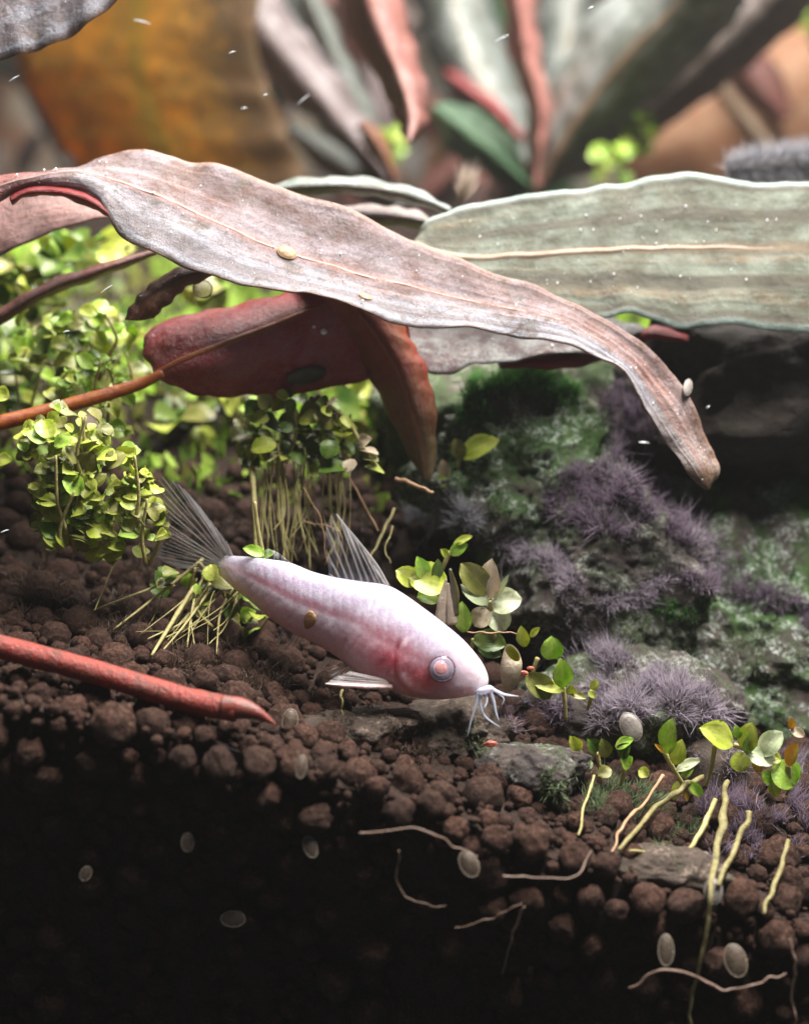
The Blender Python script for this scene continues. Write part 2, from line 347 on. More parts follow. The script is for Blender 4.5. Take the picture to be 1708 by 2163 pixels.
# the ones one can point at in the photograph first
for u, v, r in [(858, 1650, 38), (930, 1685, 40), (1018, 1683, 48), (962, 1752, 30), (1048, 1775, 33), (1120, 1785, 44), (1212, 1815, 40), (690, 1625, 34), (790, 1668, 32), (845, 1715, 36), (385, 1605, 32), (465, 1615, 42), (545, 1612, 38), (155, 1500, 34), (320, 1530, 42), (665, 1730, 40), (90, 1275, 40), (115, 1345, 36), (1280, 1830, 34), (1365, 1900, 38), (1300, 1925, 28), (1450, 1915, 44), (1565, 1900, 42), (1655, 1905, 40), (1560, 1960, 42), (1640, 1985, 44), (1690, 1940, 42), (1530, 2040, 46), (1110, 1900, 38), (1245, 1900, 34), (1040, 1920, 36), (1660, 1860, 36), (1190, 1960, 34), (1250, 2000, 32), (60, 1590, 34), (25, 1270, 30), (640, 1560, 36), (560, 1680, 38)]:
    c = onsoil(u, v, 1.0); try_add(c, r*px(c.y))
random.seed(21)
for tries in range(30000):
    r = random.choice((.6, .8, 1.0, 1.2, 1.3, 1.45, 1.55)); x = random.uniform(-42, 42)
    if random.random() < .55:
        z = random.uniform(-48, 8)
        if z > gz(x, YG)-.3: continue
        c = Vector((x, -13.2+lean(x, z)+random.uniform(-.1, .7), z))
    else:
        y = random.uniform(-13, 30); c = Vector((x, y, gz(x, y)-.5+random.uniform(-.3, .4)))
    try_add(c, r)
vis = []; rest = []
for i, (c, r) in enumerate(gran):
    u, v, f = proj(c); (vis if (-30 < u < 1738 and 1200 < v < 2190 and c.y < 1) else rest).append((i < 38, r/f, c, r))
vis.sort(key=lambda t: (not t[0], -t[1])); rest += vis[290:]; vis = vis[:290]
def rq(): return Quaternion((random.gauss(0, 1), random.gauss(0, 1), random.gauss(0, 1), random.gauss(0, 1))).normalized()
for n, (_, _, c, r) in enumerate(vis):
    o = inst('soil_granule', random.choice(GR), Matrix.Translation(c) @ rq().to_matrix().to_4x4() @ Matrix.Scale(r, 4))
    wall = c.z < gz(c.x, YG)-1.0
    k = (0 if c.x < 7 else 1) if wall else (2 if c.x < -1 else 3)
    props(o, ['dark brown granule in the shaded soil wall below the red runner', 'brown granule in the soil wall under the flat slab and pale stems', 'brown granule on the soil top around the red runner and tail', 'brown granule on the slope between the whiskers and yellow stems'][k], 'granule',
          ['granules of the shaded soil wall', 'granules of the lit soil wall', 'granules around the red runner', 'granules on the right slope'][k])
parts = []
V2, F2 = ICO[2]
for (_, _, c, r) in rest:
    q = np.array(rq().to_matrix()); s = RNG.uniform(0, 40)
    Vn = np.array([p*(1+.12*noise.noise(Vector(p*1.4)+Vector((s, 0, 0)))) for p in V2])
    parts.append(((Vn*r) @ q.T+np.array(c), F2))
for _ in range(5200):                          # small crumbs filling the gaps
    x = random.uniform(-36, 36); r = random.uniform(.15, .55)
    if random.random() < .6:
        z = random.uniform(-46, 4)
        if z > gz(x, YG): continue
        c = (x, -13.4+lean(x, z)+random.uniform(0, .6), z)
    else:
        y = random.uniform(-13, 12); c = (x, y, gz(x, y)-.45+random.uniform(-.3, .4))
    Vi, Fi = ICO[1]; parts.append((Vi*r*RNG.uniform(.7, 1.2, 3)+np.array(c), Fi))
V, F = join(parts)
props(mk('loose_soil', V, F, MT['granule'], base=(0, 0, -48)), 'brown soil granules and crumbs filling the bed behind', 'soil', kind='stuff')

# ------------------------------------------------------------------ background wall
V = []; F = []; n1 = 40
for i in range(n1+1):
    for j in range(17):
        a = -1.15+2.3*i/n1; V.append((300*math.sin(a), 170+210*math.cos(a)+2*fbm((i*.3, j*.3, 1)), -40+j*11.5))
for i in range(n1):
    for j in range(16): F.append((i*17+j, i*17+j+1, (i+1)*17+j+1, (i+1)*17+j))
t = NT('background_growth'); co = t.mm()
c = t.mix(t.ramp(t.noise(co, .045, 3, .5), .35, .65), (.16, .085, .05), (.20, .20, .16)); c = t.mix(t.ramp(t.noise(co, .08, 2, .5), .55, .65), c, (.32, .30, .28))
props(mk('background', V, F, t.shade(t.pbsdf(Base_Color=c, Roughness=.9)), base=(0, 150, -40)), kind='structure')

# ------------------------------------------------------------------ leaves
def leaf_sheet(rows, dy=0, nL=70, nW=16, ruffle=.3, freq=.5, thick=.22, seed=0):
    A = [np.array(cr([P(r[k][0], r[k][1], BY(r[k][2]+dy)) for r in rows], nL)) for k in range(3)]
    ws = np.linspace(-1, 1, nW+1); G = np.zeros((nL, nW+1, 3))
    for j, s in enumerate(ws):
        G[:, j] = A[0]*(s*(s-1)/2)+A[1]*(1-s*s)+A[2]*(s*(s+1)/2)
    def nrm(G):
        dl = np.gradient(G, axis=0); dw = np.gradient(G, axis=1); n = np.cross(dl, dw); return n/(np.linalg.norm(n, axis=2)[..., None]+1e-9)
    N = nrm(G)
    for i in range(nL):
        for j, s in enumerate(ws):
            p = G[i, j]; e = abs(s)**1.6
            G[i, j] = p+N[i, j]*ruffle*(1.5*e*noise.noise(Vector((i/nL*len(rows)*freq*3.3+seed, 2.2*np.sign(s), seed)))+.45*noise.noise(Vector(p*.42)+Vector((seed, 0, 0)))+.22*e*noise.noise(Vector(p*1.3)))
    N = nrm(G)
    return G, N
def build_leaf(parent, rows, front, back, rib=None, rib_r=.22, dy=0, nL=70, nW=16, thick=.22, rib_range=(0, 1), name='leaf', **kw):
    thick = min(thick, .13)
    """front = material of the side that looks towards the camera"""
    G, N = leaf_sheet(rows, dy, nL, nW, thick=thick, **kw)
    view = np.array(CAM)-G.reshape(-1, 3); sgn = 1 if (N.reshape(-1, 3)*view).sum() > 0 else -1
    N = N*sgn; nW1 = nW+1
    Va = (G+N*thick/2).reshape(-1, 3); Vb = (G-N*thick/2).reshape(-1, 3); m = len(Va); F = []; mi = []
    def q(a, b, c, d, k): F.append((a, b, c, d) if sgn > 0 else (d, c, b, a)); mi.append(k)
    for i in range(nL-1):
        for j in range(nW):
            a, b, c, d = i*nW1+j, (i+1)*nW1+j, (i+1)*nW1+j+1, i*nW1+j+1
            q(a, b, c, d, 0); q(m+d, m+c, m+b, m+a, 1)
        a, b = i*nW1, (i+1)*nW1; q(a, m+a, m+b, b, 0); a += nW; b += nW; q(b, m+b, m+a, a, 0)
    for j in range(nW):
        a = j; q(a, a+1, m+a+1, m+a, 0); a = (nL-1)*nW1+j; q(m+a, m+a+1, a+1, a, 0)
    uv = np.array([(i/(nL-1), j/nW) for i in range(nL) for j in range(nW1)]); uv = np.vstack([uv, uv])
    o = mk(name, np.vstack([Va, Vb]), F, [front, back], parent, mi=mi, uv=uv)
    if rib:
        i0, i1 = int(rib_range[0]*(nL-1)), int(rib_range[1]*(nL-1)); pts = (G+N*(thick*.5-rib_r*.55))[i0:i1+1, nW//2]
        V, Fr = tube(pts[::3], [rib_r, rib_r*.9, rib_r*.45], 8, nL, flat=1)
        mk('midrib', V, Fr, rib, o)
    return o, G, N
def bubbles(parent, G, N, n, rng, name='glint_beads', rmin=.03, rmax=.12, off=.12):  # opaque white beads stand in for glare specks on the leaf
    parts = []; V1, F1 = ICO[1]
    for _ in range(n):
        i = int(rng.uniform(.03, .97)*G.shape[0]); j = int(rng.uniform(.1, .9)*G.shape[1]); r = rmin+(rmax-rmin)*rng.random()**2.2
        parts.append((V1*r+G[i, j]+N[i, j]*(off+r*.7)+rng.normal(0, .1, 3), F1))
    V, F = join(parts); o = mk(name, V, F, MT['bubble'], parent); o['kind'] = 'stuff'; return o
def pathrows(pts, hw, y0, y1=None, edge=3):
    """rows from a centre line in picture units and half widths"""
    y1 = y0 if y1 is None else y1; p = np.array(pts, float); d = np.gradient(p, axis=0); d /= np.linalg.norm(d, axis=1)[:, None]
    nn = np.stack([-d[:, 1], d[:, 0]], 1); R = []
    for i in range(len(p)):
        y = y0+(y1-y0)*i/(len(p)-1); a = p[i]+nn[i]*hw[i]; b = p[i]-nn[i]*hw[i]
        R.append(((a[0], a[1], y+edge), (p[i][0], p[i][1], y), (b[0], b[1], y+edge)))
    return R
def plant(label, rows, front, back, rib=None, name='aquatic_plant', group=None, glints=0, **kw):
    dy = kw.get('dy', 0); r = rows[0][1]; base = P(r[0], r[1], BY(r[2]+dy))
    e = empty(name, base, label, 'plant', group)
    o, G, N = build_leaf(e, rows, front, back, rib, **kw)
    if glints: bubbles(o, G, N, glints, RNG)
    return e, o, G, N

A = [((-80, 420, 4), (-80, 440, 2), (-80, 470, 0)), ((0, 372, 5), (0, 392, 2), (0, 428, 2)), ((100, 358, 6), (100, 368, 2), (100, 392, 2)), ((180, 352, 8), (192, 366, 3), (200, 412, 1)),
     ((262, 318, 9), (290, 398, 3), (250, 490, -2)), ((400, 338, 9), (400, 442, 2), (340, 542, -4)), ((520, 365, 8), (520, 500, 2), (450, 580, -4)), ((620, 408, 8), (640, 545, 2), (600, 618, -4)),
     ((740, 440, 7), (760, 580, 2), (720, 640, -4)), ((860, 505, 7), (880, 608, 2), (840, 682, -3)), ((1000, 560, 6), (1020, 640, 2), (980, 692, -2)), ((1150, 612, 5), (1150, 668, 2), (1110, 708, -1)),
     ((1270, 672, 4), (1240, 703, 1.5), (1220, 738, -1)), ((1370, 738, 3), (1335, 772, 1), (1300, 776, -1)), ((1440, 812, 2), (1395, 848, 0), (1348, 845, -2)), ((1490, 915, 1), (1445, 928, -1), (1398, 925, -2)), ((1516, 975, 0), (1482, 990, -2), (1450, 988, -2)), ((1502, 1032, -1), (1495, 1034, -1.5), (1486, 1030, -1.5))]
A = [tuple((q[0], q[1], q[2]*.5) for q in r) for r in A]
eA, oA, GA, NA = plant('long mauve grey leaf arching over the fish, drooping to a brown tip', A, MT['top'], MT['scarlet'], MT['rib_pale'], dy=10.5, nL=150, nW=22, ruffle=.5, freq=.33, rib_r=.12, rib_range=(.0, .9), glints=110)
# rolled near edge at the bend: its red underside shows
build_leaf(eA, [((20, 418, 1), (22, 424, 0), (25, 432, 1)), ((60, 392, 2), (58, 404, 0), (55, 416, 1)), ((110, 388, 2), (112, 402, 0), (115, 412, 1)), ((160, 396, 2), (165, 412, 0), (168, 428, 1)), ((205, 418, 1), (208, 434, -.5), (212, 446, .5)), ((228, 448, 0), (230, 452, -.5), (232, 456, 0))],
           MT['scarlet'], MT['top'], None, dy=10.6, nL=40, nW=8, ruffle=.1, name='rolled_edge')
Bp = [((878, 500, 11), (874, 515, 8), (885, 535, 7)), ((960, 440, 13), (970, 542, 8), (980, 590, 5)), ((1090, 416, 14), (1090, 541, 9), (1110, 640, 4)), ((1230, 398, 15), (1230, 530, 9), (1240, 668, 3)),
      ((1330, 382, 15), (1330, 527, 9), (1340, 664, 3)), ((1440, 364, 15), (1440, 524, 9), (1440, 690, 2.5)), ((1560, 384, 15), (1560, 523, 9), (1560, 690, 2.5)), ((1680, 385, 15), (1680, 522, 9), (1680, 700, 2.5)), ((1850, 392, 15), (1850, 522, 9), (1850, 700, 2.5))]
Bp = [tuple((q[0], q[1], q[2]*.6) for q in r) for r in Bp]
eB, oB, GB, NB = plant('broad grey green leaf with pale straight midrib lying over the dark wood', Bp, MT['top_green'], MT['scarlet'], MT['rib_tan'], dy=15, nL=120, nW=26, ruffle=.6, freq=.4, rib_r=.42, glints=90)
Cp = [((790, 640, 12), (795, 690, 8), (800, 740, 5)), ((850, 640, 12), (860, 705, 7), (870, 772, 4)), ((930, 640, 12), (930, 710, 7), (932, 790, 3)), ((1010, 640, 12), (1005, 705, 7), (1000, 770, 4)), ((1090, 640, 12), (1085, 700, 7), (1080, 764, 4)), ((1190, 650, 12), (1190, 700, 7), (1190, 748, 4)), ((1290, 670, 12), (1290, 705, 9), (1290, 740, 8)), ((1360, 690, 12), (1360, 697, 11), (1360, 703, 11))]
plant('speckled dark purple leaf half hidden under the long arching leaf', Cp, MT['top_dark'], MT['scarlet'], None, dy=12, ruffle=.4, glints=14)
C2 = [((1050, 764, 6), (1052, 772, 5), (1056, 778, 5)), ((1120, 748, 7), (1125, 762, 5), (1130, 780, 5)), ((1210, 735, 7), (1215, 752, 5), (1220, 776, 5)), ((1300, 715, 11), (1300, 733, 10), (1300, 752, 10)), ((1370, 690, 9), (1373, 702, 8), (1376, 718, 8)), ((1425, 696, 9), (1427, 708, 8), (1429, 722, 8)), ((1452, 712, 9), (1453, 718, 8), (1454, 724, 8))]
plant('narrow scarlet leaf underside showing below the speckled leaf', C2, MT['scarlet'], MT['top_dark'], None, dy=14, nL=50, nW=8, ruffle=.35)
D = [((318, 772, 5), (326, 790, 3.5), (340, 803, 4)), ((306, 706, 7), (390, 758, 3), (390, 828, 5)), ((380, 672, 8), (470, 726, 3), (480, 838, 6)), ((480, 648, 9), (560, 693, 4), (600, 836, 7)), ((600, 622, 10), (660, 652, 5), (720, 814, 8)), ((720, 600, 11), (760, 620, 6), (800, 790, 9)), ((850, 600, 12), (855, 640, 8), (870, 740, 10))]
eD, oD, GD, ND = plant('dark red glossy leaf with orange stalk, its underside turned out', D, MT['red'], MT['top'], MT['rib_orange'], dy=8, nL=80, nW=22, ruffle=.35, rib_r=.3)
V, F = tube([P(-60, 908, 8), P(0, 893, 8.5), P(100, 868, 9.5), P(200, 840, 10.5), P(290, 813, 11.3), P(345, 788, 11.4)], [.62, .62, .60, .56, .5, .34], 14, 50)
mk('petiole', V, F, MT['petiole'], eD)
E = [((610, 590, 7), (700, 600, 3), (810, 610, 7)), ((665, 650, 6), (760, 665, 3), (852, 690, 6)), ((733, 722, 6), (808, 728, 3.3), (884, 748, 6)), ((785, 800, 6), (847, 802, 3.5), (908, 808, 5.5)), ((825, 885, 5.5), (874, 886, 3.5), (920, 886, 5)), ((862, 958, 5), (893, 958, 4), (921, 950, 5)), ((893, 1012, 4.5), (900, 1014, 4.4), (908, 1010, 4.5))]
plant('red brown leaf hanging straight down, fading to an olive tip', E, MT['brown_tip'], MT['top'], MT['rib_orange'], dy=9.5, nL=70, nW=16, ruffle=.25, rib_r=.14)
Fp = [((450, 556, 6), (450, 566, 4), (450, 580, 4)), ((380, 567, 5), (392, 580, 3.5), (405, 598, 4)), ((326, 592, 5), (346, 611, 3.5), (366, 628, 4)), ((288, 632, 5), (312, 645, 3.5), (338, 657, 4)), ((263, 673, 4), (290, 677, 3.8), (317, 672, 4))]
plant('small curled rust brown leaf with a torn end', Fp, MT['rust'], MT['top_dark'], None, dy=6, nL=40, nW=10, ruffle=.3)
plant('slim pink brown leaf on the left reaching up to the long leaf', pathrows([(-60, 700), (0, 668), (100, 612), (200, 575), (330, 532)], [14, 14, 14, 13, 6], 16, 17, 1), MT['bg_red'], MT['top'], None, nL=40, nW=8, ruffle=.2)
G2 = [((-80, 420, 12), (-80, 500, 10), (-80, 575, 9)), ((30, 405, 12), (30, 462, 10), (20, 530, 9)), ((140, 400, 12), (140, 440, 10), (130, 482, 9)), ((245, 425, 12), (245, 438, 11), (245, 455, 10))]
plant('dull pink leaf underside tucked behind the bend of the long leaf', G2, MT['pinkish'], MT['top'], None, dy=8, nL=40, nW=12, ruffle=.3)
plant('thin silvery leaf seen edge on behind the long leaf', pathrows([(560, 402), (650, 392), (740, 392), (830, 403), (900, 424), (950, 445)], [8, 14, 17, 17, 14, 7], 24, 26, 2), MT['bg_grey'], MT['bg_brown'], None, nL=50, nW=8, ruffle=.25)
plant('short grey leaf lying below the thin silvery leaf', pathrows([(720, 450), (800, 455), (870, 462), (930, 480)], [14, 20, 18, 8], 27, 28, 2), MT['bg_brown'], MT['bg_brown'], None, nL=40, nW=8, ruffle=.25)
I = [((-120, -60, 6), (-120, 30, 4), (-110, 138, 2)), ((-20, -120, 6), (0, -10, 4), (20, 120, 2)), ((60, -180, 6), (100, -60, 4), (120, 88, 2)), ((150, -250, 6), (180, -120, 4), (215, 28, 2)), ((260, -330, 6), (280, -200, 4), (300, -60, 2))]
plant('purple grey leaf edge drooping over the amber leaf', I, MT['top'], MT['red'], None, dy=14, nL=60, nW=14, ruffle=.4, glints=20)

# background plants, well behind the focus
H = [((90, -80, 66), (300, -80, 62), (560, -80, 60)), ((45, 130, 66), (290, 130, 62), (545, 110, 60)), ((110, 270, 66), (330, 270, 62), (600, 260, 60)), ((185, 380, 66), (380, 390, 62), (640, 370, 60)), ((260, 480, 66), (420, 480, 62), (640, 470, 60))]
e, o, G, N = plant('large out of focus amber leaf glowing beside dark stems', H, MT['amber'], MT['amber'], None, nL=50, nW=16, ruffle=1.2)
plant('purple brown strap leaf with silver rim leaning right', pathrows([(470, -60), (560, 60), (650, 170), (740, 275), (835, 390)], [60, 62, 58, 42, 20], 66, 60), MT['bg_dark'], MT['bg_dark'], None, nL=50, nW=12, ruffle=.8)
plant('slim silver strap leaf beside the red drooping leaf', pathrows([(640, -40), (700, 100), (760, 220), (800, 330)], [22, 22, 20, 12], 70, 68), MT['bg_grey'], MT['bg_grey'], None, nL=40, nW=8, ruffle=.6)
plant('red brown leaf drooping to a rounded tip above the long leaf', pathrows([(760, -60), (805, 60), (850, 170), (872, 250), (862, 302)], [62, 58, 46, 34, 6], 46, 42), MT['bg_red'], MT['bg_red'], None, nL=50, nW=12, ruffle=.5)
plant('small rusty leaf pointing down below the silver strap', pathrows([(760, 260), (800, 310), (835, 380)], [14, 20, 6], 50, 50), MT['rust'], MT['rust'], None, nL=30, nW=8, ruffle=.3)
ros = empty('aquatic_plant', P(1128, 420, BY(62)), 'rosette of grey green and pink leaves fanning out behind the broad leaf', 'plant')
for pts, hw, y0, y1, m, rb, rr in [([(1128, 410), (1060, 260), (990, 110), (940, -60)], [14, 60, 78, 84], 64, 74, 'bg_grey', None, .3), ([(1130, 400), (1140, 240), (1110, 110), (1085, -60)], [14, 26, 30, 34], 58, 56, 'bg_pink', None, .3),
                                   ([(1128, 410), (1200, 285), (1300, 145), (1420, 20), (1500, -70)], [16, 74, 108, 112, 110], 60, 54, 'bg_grey', 'rib_tan', .75), ([(1140, 400), (1270, 300), (1420, 170), (1560, 50), (1680, -60)], [12, 50, 74, 82, 80], 66, 60, 'bg_brown', None, .3),
                                   ([(1130, 400), (1050, 330), (980, 275), (915, 225)], [10, 46, 52, 12], 58, 60, 'bg_green', None, .3), ([(1100, 290), (1040, 225), (985, 185), (940, 150)], [14, 26, 26, 10], 66, 70, 'scarlet', None, .3),
                                   ([(1120, 380), (1180, 180), (1200, 60), (1210, -60)], [12, 56, 66, 66], 78, 84, 'bg_grey', None, .3)]:
    build_leaf(ros, pathrows(pts, hw, y0, y1, 4), MT[m], MT[m], MT[rb] if rb else None, rr, nL=50, nW=14, ruffle=.7)
plant('broad orange leaf with pale rib far back beside the fuzzy branch', [((1270, 380, 86), (1300, 330, 84), (1330, 420, 86)), ((1350, 180, 86), (1460, 280, 84), (1500, 430, 86)), ((1500, 90, 86), (1600, 240, 84), (1660, 420, 86)), ((1700, 60, 86), (1760, 220, 84), (1800, 420, 86))], MT['bg_orange'], MT['bg_orange'], None, nL=40, nW=14, ruffle=.8)
plant('tan stalk like leaf crossing the broad orange leaf', pathrows([(1480, 130), (1550, 220), (1620, 310), (1660, 380)], [14, 16, 16, 14], 76, 76, 1), MT['rib_tan'], MT['rib_tan'], None, nL=30, nW=6, ruffle=.2)
plant('dark red leaf patch standing before the broad orange leaf', pathrows([(1540, 110), (1600, 170), (1660, 250)], [30, 52, 20], 80, 80, 2), MT['bg_red'], MT['bg_red'], None, nL=30, nW=8, ruffle=.3)
plant('pale cream leaf sloping under the red drooping leaf', pathrows([(610, 270), (690, 330), (770, 380), (850, 430)], [16, 30, 36, 20], 66, 62, 2), MT['bg_grey'], MT['bg_grey'], None, nL=30, nW=8, ruffle=.4)
# far growth that reads as one blurred mass
parts = []; mi = []; UV = []
cols = ['bg_brown', 'bg_dark', 'bg_grey', 'bg_red', 'bg_orange', 'bg_green']
for k in range(130):
    u = random.uniform(-250, 1950); v = random.uniform(-150, 520); y = random.uniform(92, 125); a = random.uniform(-.9, .9); L = random.uniform(160, 380)
    pts = [(u+math.sin(a)*L*s, v-math.cos(a)*L*s) for s in (-.5, -.15, .2, .5)]
    R = pathrows(pts, [8, 34, 40, 10], y, y+random.uniform(-6, 6), 3); G, N = leaf_sheet(R, 0, 14, 6, ruffle=.8, seed=k)
    Fg = [(i*7+j, (i+1)*7+j, (i+1)*7+j+1, i*7+j+1) for i in range(13) for j in range(6)]
    parts.append((G.reshape(-1, 3), Fg)); mi += [random.choice((0, 0, 1, 1, 2, 3, 3, 4, 5))]*len(Fg); UV += [(i/13, j/6) for i in range(14) for j in range(7)]
V, F = join(parts)
props(mk('distant_plants', V, F, [MT[c] for c in cols], mi=mi, uv=UV), 'blurred mass of brown and green plants at the very back', 'plants', kind='stuff')

# ------------------------------------------------------------------ rocks and wood
ROCKS = []
def boulder(name, label, cat, c, rad, mat, seed, nplanes=14, rough=.16, sub=5, planes=()):
    rnd = random.Random(seed); V0, F0 = ICO[sub]
    pl = [(Vector((rnd.gauss(0, 1), rnd.gauss(0, 1), rnd.gauss(0, 1))).normalized(), rnd.uniform(.72, .98)) for _ in range(nplanes)]
    pl += [(Vector(n).normalized(), d) for n, d in planes]
    V = []
    for p in V0:
        pv = Vector(p); r = 1.0
        for n, d in pl:
            k = pv.dot(n)
            if k > .05: r = min(r, d/k)
        r = r*.9+.1*1.0
        q = Vector((p[0]*rad[0], p[1]*rad[1], p[2]*rad[2]))
        f = 1+rough*fbm(q*.16+Vector((seed, 0, 0)), 6, .8)+rough*.35*abs(fbm(q*.6+Vector((seed, 5, 0)), 4, .7))
        V.append(tuple(Vector(c)+q*r*f))
    o = mk(name, V, F0, mat); props(o, label, cat); ROCKS.append((V, F0)); return o
boulder('rock', 'large mossy rock mottled green and white behind the fuzzy algae', 'rock', P(1500, 1330, 23), (21, 14, 14), MT['rock'], 3, 12, .18, 6, [((.1, -.72, .69), .52), ((-.3, -.8, .5), .62)])
boulder('rock', 'dark peaked rock with purple algae on its crest', 'rock', P(1275, 1195, 16), (11, 7, 8.8), MT['rock2'], 11, 8, .24, 6, [((-.75, -.45, .5), .52), ((.75, -.2, .62), .62), ((0, -1, .15), .7)])
boulder('rock', 'pale green upright rock edge beside the peaked rock', 'rock', P(1090, 1020, 21), (8.5, 5.5, 8.5), MT['rock'], 23, 12, .34, 6)
boulder('rock', 'blurred green mossy rock under the speckled leaf', 'rock', P(1120, 900, 34), (15, 8, 9), MT['rock3'], 31, 12, .16, 5)
boulder('driftwood', 'nearly black driftwood in the shade under the broad leaf', 'driftwood', P(1665, 850, 28), (19, 9, 9.5), MT['wood'], 41, 10, .18, 5)
boulder('rock', 'low mossy rock at the foot of the large rock by the sprouts', 'rock', P(1330, 1500, 9), (10, 6, 5), MT['rock2'], 51, 10, .2, 5)
boulder('stone', 'crumbly grey brown stone under the whiskers of the fish', 'stone', P(965, 1560, -2), (4.6, 3.2, 2.4), MT['crumb'], 61, 9, .5, 5)
boulder('stone', 'dark moss covered stone beside the crumbly stone', 'stone', P(1130, 1625, -4), (3.8, 2.8, 2.2), MT['rock2'], 71, 10, .5, 5)
boulder('stone', 'flat dark slab lying on the granules below the yellow stems', 'stone', P(1365, 1835, -10.5), (4.6, 2.2, 1.35), MT['crumb'], 81, 8, .45, 5)
boulder('stone', 'blue grey pebble between the lime sprouts', 'stone', P(1510, 1640, 3), (3.0, 2.4, 3.0), MT['crumb'], 91, 10, .12, 4)
boulder('stone', 'olive brown flat stone lying under the belly of the fish', 'stone', P(745, 1540, -3), (4.8, 3, 1.9), MT['crumb'], 97, 9, .45, 5)
RV, RF = join([(np.array(V), F) for V, F in ROCKS]); ROCK = BVHTree.FromPolygons([Vector(v) for v in RV], RF)
def onrock(u, v):
    d = ray(u, v).normalized(); h = ROCK.ray_cast(CAM, d); h2 = SOIL.ray_cast(CAM, d)
    lift = 0
    if h[0] is None or (h2[0] is not None and h2[3] < h[3]-1): h = h2; lift = .7
    if h[0] is None: return None, None
    n = h[1] if h[1].dot(d) < 0 else -h[1]
    return h[0]+n*lift, n

# beard algae: every clump is a dense brush of fine threads rooted on the rock
def algae(label, blobs, mat, n, length=2.2, width=.05, up=.5, spread=.5, lat=None):
    V = []; F = []; UV = []; rnd = random.Random(hash(label) % 1000 if False else len(label)*7+len(blobs))
    tot = sum(b[2]*b[3] for b in blobs)
    for (u, v, ru, rv) in blobs:
        for _ in range(int(n*ru*rv/tot)):
            a = rnd.uniform(0, 2*math.pi); r = math.sqrt(rnd.random()); p, nn = lat(u+ru*r*math.cos(a), v+rv*r*math.sin(a)) if lat else onrock(u+ru*r*math.cos(a), v+rv*r*math.sin(a))
            if p is None: continue
            cl = Vector((noise.noise(p*.7), noise.noise(p*.7+Vector((9, 0, 0))), noise.noise(p*.7+Vector((0, 9, 0)))))*1.1
            d = (nn*1.0+Vector((0, 0, up))+cl+Vector((rnd.gauss(0, spread), rnd.gauss(0, spread), rnd.gauss(0, spread)))).normalized()
            cn = noise.noise(p*.45+Vector((3, 1, 7)))+.6*noise.noise(p*1.3)
            if cn < -.22: continue
            L = length*rnd.uniform(.35, 1.15)*(1-.45*r*r)*(.5+1.1*max(0, cn+.22)); side = d.cross(Vector((rnd.gauss(0, 1), rnd.gauss(0, 1), rnd.gauss(0, 1)))).normalized()*width*.5
            b1 = p-nn*.15; bend = Vector((rnd.gauss(0, .22), rnd.gauss(0, .22), rnd.gauss(0, .22)))*L
            b2 = b1+d*L*.5+bend*.3; b3 = b1+d*L+bend; i = len(V); rv_ = rnd.random()
            V += [b1-side, b1+side, b2-side*.9, b2+side*.9, b3]; F += [(i, i+1, i+3, i+2), (i+2, i+3, i+4)]
            UV += [(0, rv_), (0, rv_), (.55, rv_), (.55, rv_), (1, rv_)]
    if not V: return None
    return props(mk('algae_tuft', V, F, mat, uv=UV, smooth=False), label, 'algae', 'beard algae on the rocks')
algae('dark purple beard algae crowning the peaked rock', [(1225, 1015, 50, 32), (1300, 1040, 70, 40), (1380, 1050, 60, 40), (1450, 1110, 45, 45), (1190, 1070, 40, 50), (1300, 1100, 80, 40)], MT['bba'], 8000, 2.3)
algae('pale lavender algae fringe along the left ridge of the peaked rock', [(1070, 1165, 30, 18), (1120, 1175, 40, 22), (1175, 1200, 35, 30), (1205, 1240, 28, 40), (1235, 1285, 30, 30)], MT['bba_pale'], 3800, 1.9)
algae('grey algae clump beside the upright rock edge', [(900, 1100, 45, 35), (950, 1085, 45, 35), (985, 1110, 25, 40)], MT['bba_grey'], 2600, 2.0)
algae('large lavender algae brush in front of the mossy rock', [(1180, 1350, 40, 40), (1230, 1380, 50, 50), (1290, 1430, 60, 60), (1340, 1480, 55, 50), (1300, 1510, 60, 40)], MT['bba_pale'], 7500, 2.5)
algae('dusky algae brush growing right of the large lavender brush', [(1400, 1450, 50, 45), (1460, 1490, 55, 40), (1500, 1515, 45, 30)], MT['bba_pale'], 4200, 2.2)
algae('dark algae band crossing the mottled rock', [(1480, 1225, 50, 28), (1560, 1245, 60, 30), (1640, 1270, 60, 30), (1700, 1300, 40, 40)], MT['bba'], 4200, 1.4)
algae('thin algae fringe below the dark hollow of the peaked rock', [(1270, 1285, 45, 22), (1330, 1270, 50, 20), (1380, 1240, 30, 25)], MT['bba_pale'], 2200, 1.8)
algae('purple algae fuzz on the shaded driftwood', [(1310, 860, 45, 50), (1350, 920, 40, 50), (1300, 950, 30, 30)], MT['bba'], 2600, 2.0)
algae('soft mauve algae patch on the slope beyond the yellow stems', [(1600, 1740, 60, 35), (1670, 1730, 60, 50), (1520, 1720, 50, 30)], MT['bba'], 3600, 2.0)
algae('brown algae fuzz on the low rock by the whiskers', [(1110, 1520, 50, 30), (1170, 1500, 45, 40), (1090, 1480, 30, 20)], MT['bba'], 2200, 1.2)
algae('grey fuzz on the stone below the curled leaf', [(190, 690, 60, 35), (240, 720, 40, 30)], MT['bba_grey'], 1200, 2.4)
algae('pale tips of algae rising behind the peaked rock', [(1480, 1150, 40, 50), (1530, 1190, 40, 30), (1260, 1000, 60, 18), (1350, 1010, 60, 18)], MT['bba_pale'], 1800, 2.2)
algae('short green grey algae lawn on the mottled rock', [(1560, 1380, 120, 60), (1640, 1440, 70, 60), (1450, 1340, 60, 40)], MT['moss'], 5000, .9, .06)
